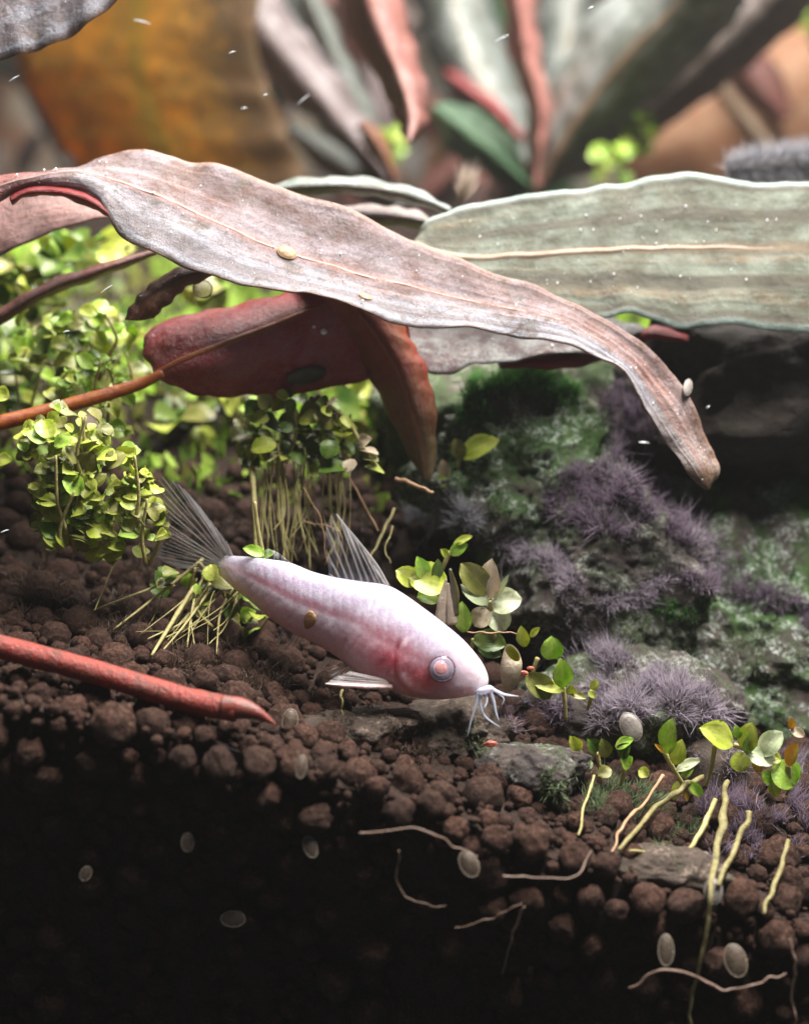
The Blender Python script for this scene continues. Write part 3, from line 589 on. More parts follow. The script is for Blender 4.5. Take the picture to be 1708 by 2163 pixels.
algae('dark moss on the pale upright rock edge', [(1050, 1080, 30, 50), (1100, 960, 40, 40)], MT['moss'], 1200, .7, .06)
algae('low mauve algae between the lime sprouts', [(1530, 1600, 60, 40), (1660, 1640, 50, 50), (1440, 1560, 40, 40)], MT['bba_pale'], 3000, 1.8)
algae('fine brown fuzz on the crumbly stone', [(960, 1540, 70, 25), (1000, 1580, 50, 20)], MT['moss'], 900, .6)
algae('bright green moss on the rock just below the scarlet underside', [(1040, 810, 60, 25), (1110, 800, 60, 30), (1190, 830, 40, 30), (1000, 860, 40, 40)], MT['moss_bright'], 3000, 1.6, .1)
algae('green moss on the peak side facing the mottled rock', [(1470, 1290, 60, 40), (1400, 1300, 40, 40), (1600, 1180, 60, 30)], MT['moss_bright'], 2000, .8, .07)
algae('dark olive fuzz on the slope around the yellow stems', [(1230, 1690, 90, 40), (1330, 1710, 80, 40), (1180, 1650, 40, 30), (1420, 1760, 60, 35)], MT['moss'], 4200, 1.3, .06)
algae('mauve brown fuzz on the granules right of the flat slab', [(1560, 1800, 70, 35), (1650, 1800, 50, 40)], MT['bba'], 2200, 1.5)
algae('brown debris fuzz on the soil under the tail', [(240, 1320, 110, 40), (100, 1290, 90, 40), (420, 1400, 110, 40), (560, 1450, 60, 30), (60, 1220, 70, 40), (300, 1240, 90, 40)], MT['mulm'], 9000, 1.3, .07, .3, .8)
algae('brown debris fuzz below the belly of the fish', [(700, 1500, 90, 30), (820, 1540, 60, 30), (900, 1600, 60, 25)], MT['mulm'], 2600, .9, .07, .3, .8)
algae('dim debris fuzz in front of the hanging roots', [(600, 1140, 110, 40), (450, 1120, 60, 50), (760, 1120, 60, 40)], MT['mulm'], 2600, 1.3, .08, .3, .8)
# fuzzy branch at the right edge
brn = empty('driftwood_branch', P(1600, 380, 40), 'thin branch furred with grey algae above the broad leaf', 'driftwood')
V, F = tube([P(1545, 364, 40), P(1610, 354, 41), P(1680, 347, 41), P(1780, 342, 41)], [.5, .9, 1.0, 1.0], 10, 24, wob=.3); mk('branch', V, F, MT['wood'], brn)
bvb = BVHTree.FromPolygons([Vector(v) for v in V], F); fv = []; ff = []; fu = []
for _ in range(5200):
    s = random.random(); c = P(1535+s*230, 362-s*20, 40.5); th = random.uniform(0, 2*math.pi); rr = .4+.6*min(1, s*4)
    d = Vector((random.gauss(0, .25), math.cos(th), math.sin(th)+.25)).normalized(); p = c+d*rr; L = random.uniform(.9, 2.4)
    sd = d.cross(Vector((random.gauss(0, 1), random.gauss(0, 1), random.gauss(0, 1)))).normalized()*.03; i = len(fv); q = random.random()
    fv += [p-sd, p+sd, p+d*L+Vector((random.gauss(0, .2), random.gauss(0, .2), random.gauss(0, .2)))]; ff.append((i, i+1, i+2)); fu += [(0, q), (0, q), (1, q)]
mk('algae_fur', fv, ff, MT['bba_grey'], brn, uv=fu, smooth=False)['kind'] = 'stuff'
# pale hair tuft
fv = []; ff = []; fu = []
b0 = P(972, 432, 33)
for _ in range(260):
    tip = P(985+random.gauss(8, 16), 345+random.gauss(0, 12)+random.uniform(0, 30), 33+random.gauss(0, .7)); sd = Vector((.03, 0, .01)); i = len(fv); q = random.random(); m = b0.lerp(tip, .5)+Vector((random.gauss(0, .12), 0, 0))
    fv += [b0-sd, b0+sd, m-sd*.8, m+sd*.8, tip]; ff += [(i, i+1, i+3, i+2), (i+2, i+3, i+4)]; fu += [(0, q), (0, q), (.5, q), (.5, q), (1, q)]
t = hair_mat('pale_hair', (.40, .30, .22), (.6, .5, .42)); props(mk('algae_tuft', fv, ff, t, uv=fu, smooth=False), 'pale pink hair like tuft standing on the edge of broad leaf', 'algae')

# ------------------------------------------------------------------ small round leaved plants
def small_leaf_mesh(mat, kind):
    n, m = 9, 7; V = []; UV = []
    for side in (1, -1):
        for i in range(n):
            t = i/(n-1)
            wd = {'round': math.sin(math.pi*min(1, t*.93+.07))**.55, 'oval': math.sin(math.pi*min(1, t*.95+.05))**.75, 'long': math.sin(math.pi*(t*.96+.03))**.8}[kind]
            for j in range(m):
                s = -1+2*j/(m-1); z = .16*s*s*wd+.10*math.sin(t*2.6)-.05*(t*1.1)**3+.02*side*(1-s*s)+.03*math.sin(7*t+3*s)
                V.append((t, s*.5*wd, z)); UV.append((t, j/(m-1)))
    F = []
    for k in (0, 1):
        o = k*n*m
        for i in range(n-1):
            for j in range(m-1):
                f = (o+i*m+j, o+(i+1)*m+j, o+(i+1)*m+j+1, o+i*m+j+1); F.append(f if k == 0 else f[::-1])
    a = n*m
    for i in range(n-1):
        F.append((i*m, a+i*m, a+(i+1)*m, (i+1)*m)); F.append(((i+1)*m+m-1, a+(i+1)*m+m-1, a+i*m+m-1, i*m+m-1))
    return raw_mesh('leaf', V, F, mat, uv=UV)
SLM = {}
def slm(mat, kind):
    if (mat, kind) not in SLM: SLM[(mat, kind)] = small_leaf_mesh(MT[mat], kind)
    return SLM[(mat, kind)]
def put_leaf(parent, b, tip, wd, mat, kind='oval', nrm=None):
    x = (tip-b); L = x.length; x.normalize()
    nv = nrm if nrm is not None else (CAM-b).normalized()*.8+Vector((0, 0, .8))+Vector((random.gauss(0, .25), random.gauss(0, .25), random.gauss(0, .25)))
    z = (nv-x*nv.dot(x)).normalized(); y = z.cross(x)
    m = Matrix((x*L, y*wd, z*min(L, wd)*1.1)).transposed().to_4x4(); m.translation = b
    return inst('leaf', slm(mat, kind), m, parent)
def cluster(label, ell, n, y0, y1, size, mats, group=None, stems=6, kinds=('round', 'round', 'oval'), roots=(), root_mat='stem', stem_mat='stem', name='carpet_plant'):
    cx = np.mean([e[0] for e in ell]); cy = max(e[1]+e[3] for e in ell); base = P(cx, cy, (y0+y1)/2)
    e = empty(name, base, label, 'plant', group); tot = sum(a[2]*a[3] for a in ell); nodes = []
    for k in range(stems):
        a = ell[k % len(ell)]; u = a[0]+random.uniform(-.7, .7)*a[2]; yy = random.uniform(y0, y1)
        pts = [P(u+random.uniform(-15, 15), a[1]+a[3]*1.1, yy), P(u+random.uniform(-18, 18), a[1]+.3*a[3], yy-.4), P(u+random.uniform(-25, 25), a[1]-.75*a[3], yy-.8)]
        V, F = tube(pts, [.16, .14, .10], 6, 14); mk('stem', V, F, MT[stem_mat], e); nodes += [Vector(q) for q in cr(pts, 8)]
    for (u, v, ru, rv) in ell:
        for _ in range(int(round(n*ru*rv/tot))):
            a = random.uniform(0, 2*math.pi); r = math.sqrt(random.random()); y = random.uniform(y0, y1)
            c = P(u+ru*r*math.cos(a), v+rv*r*math.sin(a), y-.5*(1-r)); s = size*px(y)*random.uniform(.5, 1.25)
            if nodes:
                nd = min(nodes, key=lambda q: (q-c).length); d = (c-nd); d = d.normalized() if d.length > .1 else Vector((1, 0, 0))
            else: d = Vector((math.cos(a), 0, math.sin(a)))
            d = (d+Vector((random.gauss(0, .5), random.gauss(0, .4), random.gauss(0, .5)))).normalized()
            put_leaf(e, c-d*s*.5, c+d*s*.5, s*random.uniform(.8, 1.05), random.choice(mats), random.choice(kinds))
    for pts, rad in roots:
        V, F = tube([P(*q) for q in pts], [rad, rad*.8, rad*.5], 6, 16, wob=.3); mk('root', V, F, MT[root_mat], e)
    return e
random.seed(5)
cluster('thick lime green cluster of small round leaves behind the tail fin', [(140, 940, 95, 80), (200, 1030, 130, 90), (250, 1110, 105, 75), (130, 1090, 60, 70)], 330, 3, 7.5, 42, ['lime', 'lime', 'fresh', 'olive', 'lime'], 'carpet plants', 9,
        roots=[([(430, 1180, 8), (330, 1260, 6), (240, 1330, 3)], .14), ([(420, 1200, 8), (300, 1250, 6), (140, 1310, 4)], .12), ([(410, 1240, 6), (360, 1320, 3), (320, 1385, 0)], .22), ([(440, 1250, 6), (390, 1320, 3), (330, 1390, 0)], .12), ([(250, 1170, 8), (220, 1240, 5), (200, 1290, 3)], .1)])
rl = []
for k in range(18):
    u0 = random.uniform(360, 540); rl.append(([(u0, random.uniform(1190, 1230), 8), (u0-random.uniform(10, 70), random.uniform(1260, 1320), 5), (u0-random.uniform(40, 160), random.uniform(1330, 1400), 2)], random.choice((.04, .06, .08, .12))))
cluster('loose green shoots and straw roots trailing under the tail', [(470, 1270, 70, 50), (400, 1230, 70, 40), (520, 1330, 40, 40)], 26, 5, 9, 44, ['deep', 'fresh', 'olive', 'lime'], 'carpet plants', 4, roots=rl)
cluster('soft focus green tangle left of the curled rust leaf', [(200, 700, 120, 50), (90, 720, 80, 60), (230, 790, 110, 60), (60, 830, 60, 60)], 150, 18, 30, 46, ['fresh', 'deep', 'lime', 'olive'], 'carpet plants', 9)
cluster('bright green sprig hanging over the orange stalk', [(210, 800, 60, 50), (250, 880, 50, 40), (130, 810, 40, 40)], 40, 12, 15, 36, ['fresh', 'fresh', 'lime'], 'carpet plants', 4)
cluster('blurred green bushes behind the dark red leaf', [(400, 900, 70, 70), (440, 600, 60, 40), (500, 840, 60, 40), (790, 880, 70, 70), (830, 960, 40, 50), (150, 540, 110, 50), (60, 600, 70, 60)], 170, 32, 48, 74, ['fresh', 'deep', 'olive', 'lime'], 'carpet plants', 10)
rts = [([(532+0, 985, 12), (538, 1080, 10), (540, 1180, 9)], .26)]
for k in range(40):
    u0 = random.uniform(550, 740); rts.append(([(u0, random.uniform(930, 1010), 13+random.uniform(-1, 2)), (u0+random.uniform(-12, 20), 1080, 12), (u0+random.uniform(-25, 40), random.uniform(1110, 1215), 10.5)], random.choice((.05, .06, .08, .1, .16))))
cluster('dark green plant with pale roots hanging down behind the fish', [(600, 900, 110, 70), (690, 920, 70, 60), (560, 950, 60, 40), (690, 980, 40, 35)], 110, 12, 17, 46, ['deep', 'deep', 'olive', 'lime'], 'carpet plants', 7, roots=rts)
pl = empty('carpet_plant', P(770, 1000, 11), 'cream tipped sprig at the end of the dark green plant', 'plant', 'carpet plants')
V, F = tube([P(690, 850, 12), P(735, 890, 11.5), P(770, 950, 11), P(810, 1000, 11)], [.14, .16, .16, .1], 7, 20); mk('stem', V, F, MT['stem'], pl)
for b, tp, wd, m in [((690, 858), (715, 845), 26, 'straw'), ((680, 860), (700, 880), 22, 'lime'), ((758, 940), (785, 925), 34, 'straw'), ((765, 965), (800, 975), 30, 'olive'), ((745, 970), (735, 1000), 34, 'straw'), ((730, 985), (672, 1000), 56, 'deep'), ((700, 930), (690, 970), 44, 'deep'), ((760, 950), (800, 960), 24, 'straw'), ((720, 880), (740, 905), 22, 'lime'), ((770, 985), (812, 1000), 20, 'lime')]:
    s = px(11); put_leaf(pl, P(*b, 11), P(*tp, 10.4), wd*s, m, 'round' if m == 'deep' else 'oval')
def sprout(label, leaves, y, stem=None, group='sprouts on the slope', roots=()):
    b = leaves[0][0]; e = empty('sprout', P(b[0], b[1]+20, y), label, 'plant', group); s = px(y)
    for lf in leaves:
        bb, tp, wd, m = lf[:4]; k = lf[4] if len(lf) > 4 else 'oval'
        put_leaf(e, P(*bb, y), P(*tp, y-random.uniform(.1, .5)), wd*s*1.15, m, k, (CAM-P(*bb, y)).normalized()*1.2+Vector((random.gauss(0, .25), 0, .45+random.gauss(0, .2))))
    for st in (stem or []):
        V, F = tube([P(q[0], q[1], y+.25) for q in st], [.2, .17, .13], 7, 14); mk('stem', V, F, MT['stem'], e)
    return e
sprout('bright lime sprout with two upright leaves in front of lavender algae', [((1189, 1452), (1184, 1390), 40, 'fresh'), ((1192, 1457), (1128, 1448), 27, 'lime'), ((1204, 1468), (1206, 1446), 20, 'lime'), ((1165, 1468), (1108, 1424), 46, 'olive', 'round'), ((1200, 1465), (1240, 1475), 16, 'olive')], 1.5, [[(1188, 1450), (1192, 1480), (1195, 1520)]])
sprout('speckled green leaf pair poking from the lavender algae', [((1166, 1392), (1164, 1344), 44, 'fresh', 'round'), ((1108, 1366), (1100, 1322), 26, 'lime'), ((1120, 1345), (1140, 1325), 14, 'lime')], 4, [[(1135, 1390), (1125, 1420), (1120, 1450)]])
sprout('tiny yellow green leaves at the edge of the lavender brush', [((1250, 1458), (1262, 1435), 18, 'lime'), ((1242, 1462), (1258, 1474), 14, 'lime')], 1.5, [[(1250, 1458), (1246, 1480), (1240, 1500)]])
sprout('pale star shaped sprout with rounded leaves above the thin twig', [((1040, 1280), (1102, 1264), 52, 'palegreen', 'round'), ((1032, 1270), (972, 1235), 42, 'palegreen', 'round'), ((1040, 1290), (1068, 1332), 46, 'palegreen', 'round'), ((1030, 1288), (1002, 1324), 42, 'straw', 'round'), ((1038, 1262), (1038, 1180), 48, 'straw', 'oval'), ((1030, 1250), (972, 1190), 50, 'olive', 'round'), ((1042, 1270), (1074, 1214), 12, 'palegreen', 'long')], 3.5, [[(1035, 1270), (1040, 1310), (1045, 1350)]])
sprout('glossy green sprout rising over the back of the fish', [((940, 1235), (860, 1218), 66, 'lime', 'round'), ((880, 1230), (835, 1205), 40, 'lime', 'round'), ((900, 1225), (880, 1175), 30, 'fresh'), ((925, 1260), (880, 1262), 44, 'fresh', 'round'), ((980, 1335), (975, 1270), 36, 'fresh'), ((920, 1225), (925, 1180), 24, 'deep')], 2.8, [[(930, 1240), (940, 1280), (950, 1320)]])
sprout('dark oval green leaves lying under the thin twig', [((1000, 1350), (1070, 1362), 46, 'deep', 'oval'), ((1010, 1370), (1060, 1385), 30, 'deep')], 4, [[(1000, 1350), (995, 1370), (990, 1390)]])
sprout('small green leaf pair under the grey algae clump', [((950, 1170), (988, 1148), 24, 'fresh'), ((958, 1150), (998, 1132), 16, 'lime'), ((945, 1175), (930, 1160), 16, 'lime')], 8, [[(950, 1165), (935, 1200), (925, 1230)]])
sprout('yellow green sprout with pink bud below the hanging leaf', [((972, 965), (1055, 928), 46, 'lime'), ((975, 970), (960, 925), 30, 'olive'), ((965, 1005), (958, 1050), 28, 'palegreen'), ((990, 990), (1010, 1020), 22, 'fresh'), ((940, 1008), (934, 970), 24, 'straw'), ((950, 1000), (920, 1030), 22, 'lime')], 17, [[(970, 965), (965, 1010), (960, 1060)]])
sprout('upright lime sprout with cupped lower leaf by the grey pebble', [((1408, 1592), (1421, 1516), 40, 'fresh'), ((1425, 1615), (1440, 1562), 34, 'lime'), ((1428, 1628), (1480, 1604), 22, 'palegreen'), ((1440, 1640), (1465, 1622), 20, 'fresh'), ((1452, 1652), (1484, 1682), 22, 'fresh'), ((1430, 1650), (1422, 1690), 18, 'lime'), ((1445, 1665), (1452, 1692), 12, 'gold', 'long'), ((1402, 1590), (1382, 1572), 10, 'gold', 'long')], -3.5, [[(1402, 1588), (1425, 1630), (1450, 1668)]])
sprout('many leaved lime rosette growing on the slope by the yellow leaf', [((1546, 1572), (1476, 1538), 56, 'lime', 'oval'), ((1576, 1584), (1588, 1526), 42, 'lime', 'round'), ((1578, 1592), (1580, 1545), 30, 'fresh'), ((1608, 1592), (1652, 1546), 44, 'palegreen', 'round'), ((1574, 1592), (1640, 1612), 40, 'palegreen', 'oval'), ((1558, 1588), (1566, 1632), 40, 'lime'), ((1588, 1606), (1608, 1632), 26, 'gold'), ((1636, 1616), (1680, 1660), 62, 'fresh', 'round'), ((1624, 1602), (1650, 1604), 26, 'lime'), ((1560, 1560), (1552, 1532), 20, 'fresh'), ((1630, 1650), (1640, 1685), 26, 'lime'), ((1610, 1630), (1630, 1655), 30, 'fresh')], -3.5, [[(1550, 1574), (1600, 1592), (1640, 1620)], [(1510, 1570), (1502, 1620), (1490, 1660)]])
sprout('golden yellow pointed leaf with a rusty scrap above it', [((1664, 1618), (1684, 1566), 28, 'gold'), ((1668, 1540), (1700, 1555), 20, 'straw'), ((1672, 1540), (1668, 1515), 16, 'gold')], -4, [[(1664, 1616), (1668, 1650), (1660, 1680)]])
sprout('mossy dark green tuft of leaves under the pale shell', [((1225, 1585), (1203, 1555), 26, 'lime'), ((1260, 1590), (1240, 1560), 30, 'deep'), ((1280, 1600), (1270, 1560), 30, 'olive'), ((1310, 1600), (1330, 1570), 30, 'deep'), ((1300, 1580), (1338, 1560), 24, 'fresh'), ((1250, 1610), (1225, 1620), 26, 'deep'), ((1330, 1620), (1310, 1600), 30, 'fresh'), ((1290, 1625), (1262, 1640), 28, 'olive'), ((1350, 1625), (1370, 1640), 24, 'lime'), ((1195, 1650), (1170, 1655), 16, 'lime'), ((1210, 1640), (1190, 1630), 16, 'olive')], -3, [[(1260, 1590), (1265, 1620), (1270, 1650)], [(1320, 1600), (1318, 1630), (1310, 1660)]])
sprout('drooping green shoot with leafy tip below the tail', [((500, 1330), (522, 1392), 46, 'fresh', 'round'), ((520, 1345), (566, 1362), 46, 'fresh', 'round'), ((500, 1300), (470, 1270), 34, 'deep'), ((510, 1310), (540, 1290), 34, 'fresh'), ((490, 1260), (520, 1245), 30, 'deep'), ((480, 1300), (505, 1320), 30, 'olive')], 7, [[(420, 1190), (470, 1250), (515, 1345)]])
sprout('two small green leaves resting on the tail root of the fish', [((560, 1172), (512, 1158), 24, 'fresh'), ((556, 1175), (580, 1168), 20, 'fresh')], 4.5, [[(556, 1175), (545, 1120), (538, 1060)]])
sprout('small olive leaf at the left rim beside the lime cluster', [((-6, 975), (26, 970), 28, 'lime', 'round'), ((-10, 830), (20, 840), 34, 'lime', 'round')], 8, [[(-4, 970), (-10, 1000), (-14, 1040)]])
for k, (u, v, y, n) in enumerate([(1350, 285, 60, 26), (1290, 350, 58, 20), (1690, 40, 95, 20), (810, 300, 64, 20)]):
    cluster(['yellow green sprig beside the rosette', 'low green sprig at the foot of the rosette', 'green tuft at the back beyond the orange leaf', 'tiny green sprig under the red drooping leaf'][k], [(u, v, 45, 40)], n, BY(y)-5, BY(y)+5, 34, ['lime', 'fresh', 'fresh'], 'carpet plants', 3)

gv = []; gf = []; gu = []; gm = []; rg = random.Random(77)
for _ in range(9000):
    x = rg.uniform(-75, 75); y = rg.uniform(27, 95); p = Vector((x, y, gz(x, y)-1.4)); q = noise.noise(Vector((x*.09, y*.09, 4)))+rg.gauss(0, .2)
    d = Vector((rg.gauss(0, .6), rg.gauss(0, .6)-.3, 1)).normalized(); L = rg.uniform(1.0, 3.4); sd = d.cross(Vector((rg.gauss(0, 1), rg.gauss(0, 1), 0)).normalized()).normalized()*L*rg.uniform(.14, .34); i = len(gv)
    gv += [p, p+d*L*.5-sd, p+d*L, p+d*L*.5+sd+Vector((0, 0, .1))]; gf.append((i, i+1, i+2, i+3)); gu += [(0, .5), (.5, 0), (1, .5), (.5, 1)]; gm.append(0 if q > .12 else (1 if q > -.08 else (2 if q > -.25 else 3)))
props(mk('ground_cover', gv, gf, [MT['fresh'], MT['deep'], MT['mulm'], MT['olive']], mi=gm, uv=gu, smooth=False), 'mixed green and brown ground cover on the rising back slope', 'ground cover', kind='stuff')
# ------------------------------------------------------------------ stems, threads, shells
def strand(name, label, pts, rad, mat, cat, group=None, wob=.45):
    rad = [r*.66 for r in rad]; rj = random.Random(len(label)); pts = cr(pts, len(pts)*3); pts = [Vector(p)+Vector((rj.gauss(0, .06), rj.gauss(0, .05), rj.gauss(0, .06))) for p in pts]
    V, F = tube(pts, rad, 8, max(16, len(pts)*8), wob=wob); return props(mk(name, V, F, MT[mat]), label, cat, group)
def S(u, v, off=2.4): return onsoil(u, v, off+1.1)
strand('plant_stem', 'thick yellow stem with a cut end leaning on the slope', [S(1484, 1640, 4.5), S(1440, 1668, 4), S(1380, 1710, 3.6), S(1310, 1795, 2.2)], [.40, .33, .30, .22], 'stem_cream', 'stem')
strand('plant_stem', 'thin orange tan stem beside the thick yellow stem', [S(1398, 1640, 4.5), S(1355, 1700, 3.5), S(1320, 1740, 3), S(1292, 1800, 2)], [.20, .2, .16, .1], 'stem_tan', 'stem')
strand('plant_stem', 'faint green stem rising below the mossy tuft', [S(1256, 1640, 3.5), S(1235, 1700, 3), S(1224, 1765, 2)], [.16, .14, .1], 'stem', 'stem')
strand('plant_stem', 'long pale stem running down the glass past the white shell', [S(1536, 1650, 5), S(1528, 1730, 4.4), S(1512, 1800, 3.6), S(1500, 1880, 2.6), S(1494, 1950, 1.9), S(1478, 2040, 1.9), S(1458, 2120, 1.9), S(1454, 2180, 1.9)], [.34, .42, .38, .3, .2, .2, .18, .16], 'stem_cream', 'stem')
strand('plant_stem', 'cut cream stem joining the long pale stem', [S(1582, 1718, 4.6), S(1552, 1790, 3.8), S(1515, 1870, 2.8)], [.32, .3, .26], 'stem_cream', 'stem')
strand('plant_stem', 'short tan stem crossing behind the long pale stem', [S(1508, 1692, 4.2), S(1480, 1750, 3.4), S(1455, 1795, 2.6), S(1390, 1800, 2.4), S(1325, 1795, 2)], [.26, .28, .2, .14, .1], 'stem', 'stem')
strand('plant_stem', 'single cream stem standing among lit granules', [S(1664, 1778, 4), S(1642, 1850, 3), S(1612, 1930, 2)], [.26, .26, .18], 'stem_cream', 'stem')
strand('plant_stem', 'thin green root hanging below the pectoral fin', [P(724, 1455, -4), P(722, 1490, -4.5), P(718, 1530, -5)], [.16, .12, .08], 'stem', 'root')
strand('twig', 'thin straight tan twig above the dark oval leaves', [P(985, 1337, 2.2), P(1040, 1336, 2), P(1092, 1338, 2)], [.10, .1, .08], 'stem_tan', 'twig')
strand('twig', 'pale stick pointing right below the hanging leaf', [P(835, 1010, 12), P(875, 1025, 11.6), P(915, 1042, 11.2)], [.24, .26, .2], 'stem_tan', 'twig')
strand('twig', 'reddish stalk slanting down behind the dorsal fin', [P(735, 1010, 13), P(765, 1060, 12.6), P(800, 1120, 12)], [.14, .14, .1], 'stem_tan', 'twig')
for k, (pts, r, m) in enumerate([([(832, 1075, 12), (800, 1140, 10), (778, 1190, 9)], .22, 'stem_cream'), ([(830, 1110, 10), (815, 1160, 9), (826, 1190, 8.5)], .14, 'stem_cream'), ([(640, 1030, 10), (680, 1110, 9.5), (690, 1190, 9)], .08, 'stem_tan'), ([(640, 1100, 10), (720, 1130, 9.5), (706, 1215, 9)], .07, 'stem_tan')]):
    strand('root', ['cream forked root behind the dorsal fin', 'curly cream root at the front of the dorsal fin', 'fine brown root among the hanging roots', 'crooked brown thread root over the hanging roots'][k], [P(*q) for q in pts], [r, r*.9, r*.6], m, 'root')
red = empty('red_runner', onsoil(300, 1450, 2), 'fat red plant runner lying on the dark soil with grey tip', 'runner')
pr = [P(-60, 1350, -8), P(60, 1382, -8.5), P(200, 1420, -9.3), P(330, 1460, -10.2), P(430, 1487, -11), P(500, 1500, -11.4)]
V, F = tube(pr, [.84, .84, .84, .84, .88, .86], 16, 60, wob=.08); mk('stalk', V, F, MT['redstem'], red)
V, F = tube([P(470, 1493, -11.3), P(510, 1497, -11.5), P(545, 1508, -11.6), P(584, 1532, -11.8)], [.84, .74, .45, .05], 14, 24, wob=.05); mk('tip', V, F, MT['redtip'], red)
thr = [([(842, 1800), (838, 1860), (870, 1905), (940, 1915)], .09, 'thin pale thread looping left of the round granules'), ([(760, 1760), (890, 1752), (960, 1790), (1010, 1812)], .10, 'brown thread running to the oval shell'), ([(1060, 1850), (1140, 1855), (1215, 1852), (1245, 1800)], .09, 'brown thread under the dark slab'),
       ([(1325, 2090), (1400, 2050), (1470, 2062), (1530, 2095), (1600, 2075), (1660, 2060)], .15, 'wavy brown root crossing the lower granules'), ([(1665, 1985), (1680, 2040), (1672, 2100), (1682, 2170)], .13, 'pinkish root bending down over lit granules'), ([(1110, 1915), (1080, 1990), (1060, 2060)], .12, 'short dark root standing on the bed'), ([(960, 1960), (1040, 1940), (1100, 1910)], .08, 'faint thread slanting through the dark bed')]
for pts, r, lab in thr: strand('root', lab, [S(u, v, 2.6) for u, v in pts], [r, r, r*.7], 'thread', 'root')
def shell(label, u, v, ru, rv, rot, mat, off=2.7, name='limpet', cat='snail', pos=None, nrm=None, rim=True):
    c = pos if pos is not None else onsoil(u, v, off); s = px(c.y); n = nrm if nrm is not None else (CAM-c).normalized()
    x = Vector((math.cos(rot), 0, -math.sin(rot))); x = (x-n*x.dot(n)).normalized(); y = n.cross(x)
    V = []; F = []; k, m = 28, 8
    for i in range(m):
        f = i/(m-1); rr = math.sin(f*math.pi/2)
        for j in range(k):
            a = 2*math.pi*j/k; h = .38*min(ru, rv)*s*math.cos(f*math.pi/2)*(1+.03*math.sin(18*rr))
            V.append(c+x*ru*s*rr*math.cos(a)+y*rv*s*rr*math.sin(a)+n*h+x*ru*s*.18*(1-rr))
    V2 = [c+x*ru*s*1.06*math.cos(2*math.pi*j/k)+y*rv*s*1.06*math.sin(2*math.pi*j/k)-n*.06 for j in range(k)]
    V2b = [c+x*ru*s*.9*math.cos(2*math.pi*j/k)+y*rv*s*.9*math.sin(2*math.pi*j/k)-n*.1 for j in range(k)]
    for i in range(m-1):
        for j in range(k): F.append((i*k+j, (i+1)*k+j, (i+1)*k+(j+1) % k, i*k+(j+1) % k))
    o = len(V); V += V2+V2b; b = (m-1)*k
    for j in range(k): F.append((b+j, o+j, o+(j+1) % k, b+(j+1) % k)); F.append((o+j, o+k+j, o+k+(j+1) % k, o+(j+1) % k))
    F.append(tuple(o+k+j for j in range(k)))
    mi = [0]*len(F); rp = [c+x*ru*s*math.cos(a)+y*rv*s*math.sin(a)+n*.02 for a in np.linspace(0, 2*math.pi, 25)]
    Vr, Fr = tube(rp, .03+.035*min(ru, rv)*s, 6, 48); F = F+[tuple(i+len(V) for i in f) for f in Fr]; V = V+[Vector(q) for q in Vr]; mi += [1]*len(Fr)
    return props(mk(name, V, F, [MT[mat], MT[mat+'_rim'] if mat+'_rim' in MT else MT[mat]], mi=mi), label, cat, 'limpet shells')
for a in [('tan oval limpet in the dark left of the bed', 396, 1780, 13, 20, .0, 'shell'), ('grey oval limpet outlined in the black lower bed', 492, 1942, 27, 17, .0, 'shell'), ('dim narrow limpet on the bed under the long thread', 655, 1790, 14, 24, -.4, 'shell'), ('pale oval limpet at the end of the brown thread', 990, 1826, 20, 30, -.5, 'shell'), ('yellowish pointed limpet standing among lower granules', 1406, 2008, 17, 34, .05, 'shell'),
          ('bright white limpet on the long pale stem', 1506, 1884, 20, 28, .1, 'shell_white'), ('silver limpet stuck on a big lit granule', 1553, 2030, 24, 36, -.25, 'shell'), ('tiny grey limpet far left in the dark', 181, 1846, 12, 16, .4, 'shell'), ('small tan limpet beside the red runner tip', 612, 1525, 17, 27, .1, 'shell'), ('faint small limpet near the middle granules', 636, 1620, 12, 25, .1, 'shell')]:
    shell(*a)
shell('pearly oval limpet resting on the lavender algae', 1332, 1536, 22, 32, -.45, 'shell_white', pos=P(1332, 1536, -1.0))
# dark limpet on the red leaf
pb = BVHTree.FromPolygons([Vector(v) for v in (GD.reshape(-1, 3))], [(i*23+j, (i+1)*23+j, (i+1)*23+j+1, i*23+j+1) for i in range(79) for j in range(22)])
h = pb.ray_cast(CAM, ray(645, 790).normalized()); hp = h[0] if h[0] else P(645, 790, 12); hn = h[1] if h[1] else Vector((0, -1, 0)); hn = hn if hn.dot(CAM-hp) > 0 else -hn
shell('dark olive limpet clinging to the red leaf underside', 645, 790, 42, 22, .05, 'snail', pos=hp+hn*.22, nrm=hn)
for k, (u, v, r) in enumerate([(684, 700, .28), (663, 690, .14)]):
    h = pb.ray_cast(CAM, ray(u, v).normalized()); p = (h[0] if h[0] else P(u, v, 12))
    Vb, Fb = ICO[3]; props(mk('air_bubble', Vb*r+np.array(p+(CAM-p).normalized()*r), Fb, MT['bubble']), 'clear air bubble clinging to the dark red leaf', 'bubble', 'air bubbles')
pAt = BVHTree.FromPolygons([Vector(v) for v in GA.reshape(-1, 3)], [(i*23+j, (i+1)*23+j, (i+1)*23+j+1, i*23+j+1) for i in range(149) for j in range(22)])
for lab, u, v, ru, rv in [('amber snail egg speck near the lower edge of the arching leaf', 770, 628, 14, 8), ('brown oval scale on the middle of the arching leaf', 605, 535, 20, 15), ]:
    h = pAt.ray_cast(CAM, ray(u, v).normalized()); p = h[0] if h[0] else P(u, v, 9); n = h[1] if h[1] else Vector((0, -1, 1)); n = n if n.dot(CAM-p) > 0 else -n
    shell(lab, u, v, ru, rv, .3, 'flake', pos=p+n*.14, nrm=n, name='speck', cat='speck')['group'] = 'specks'
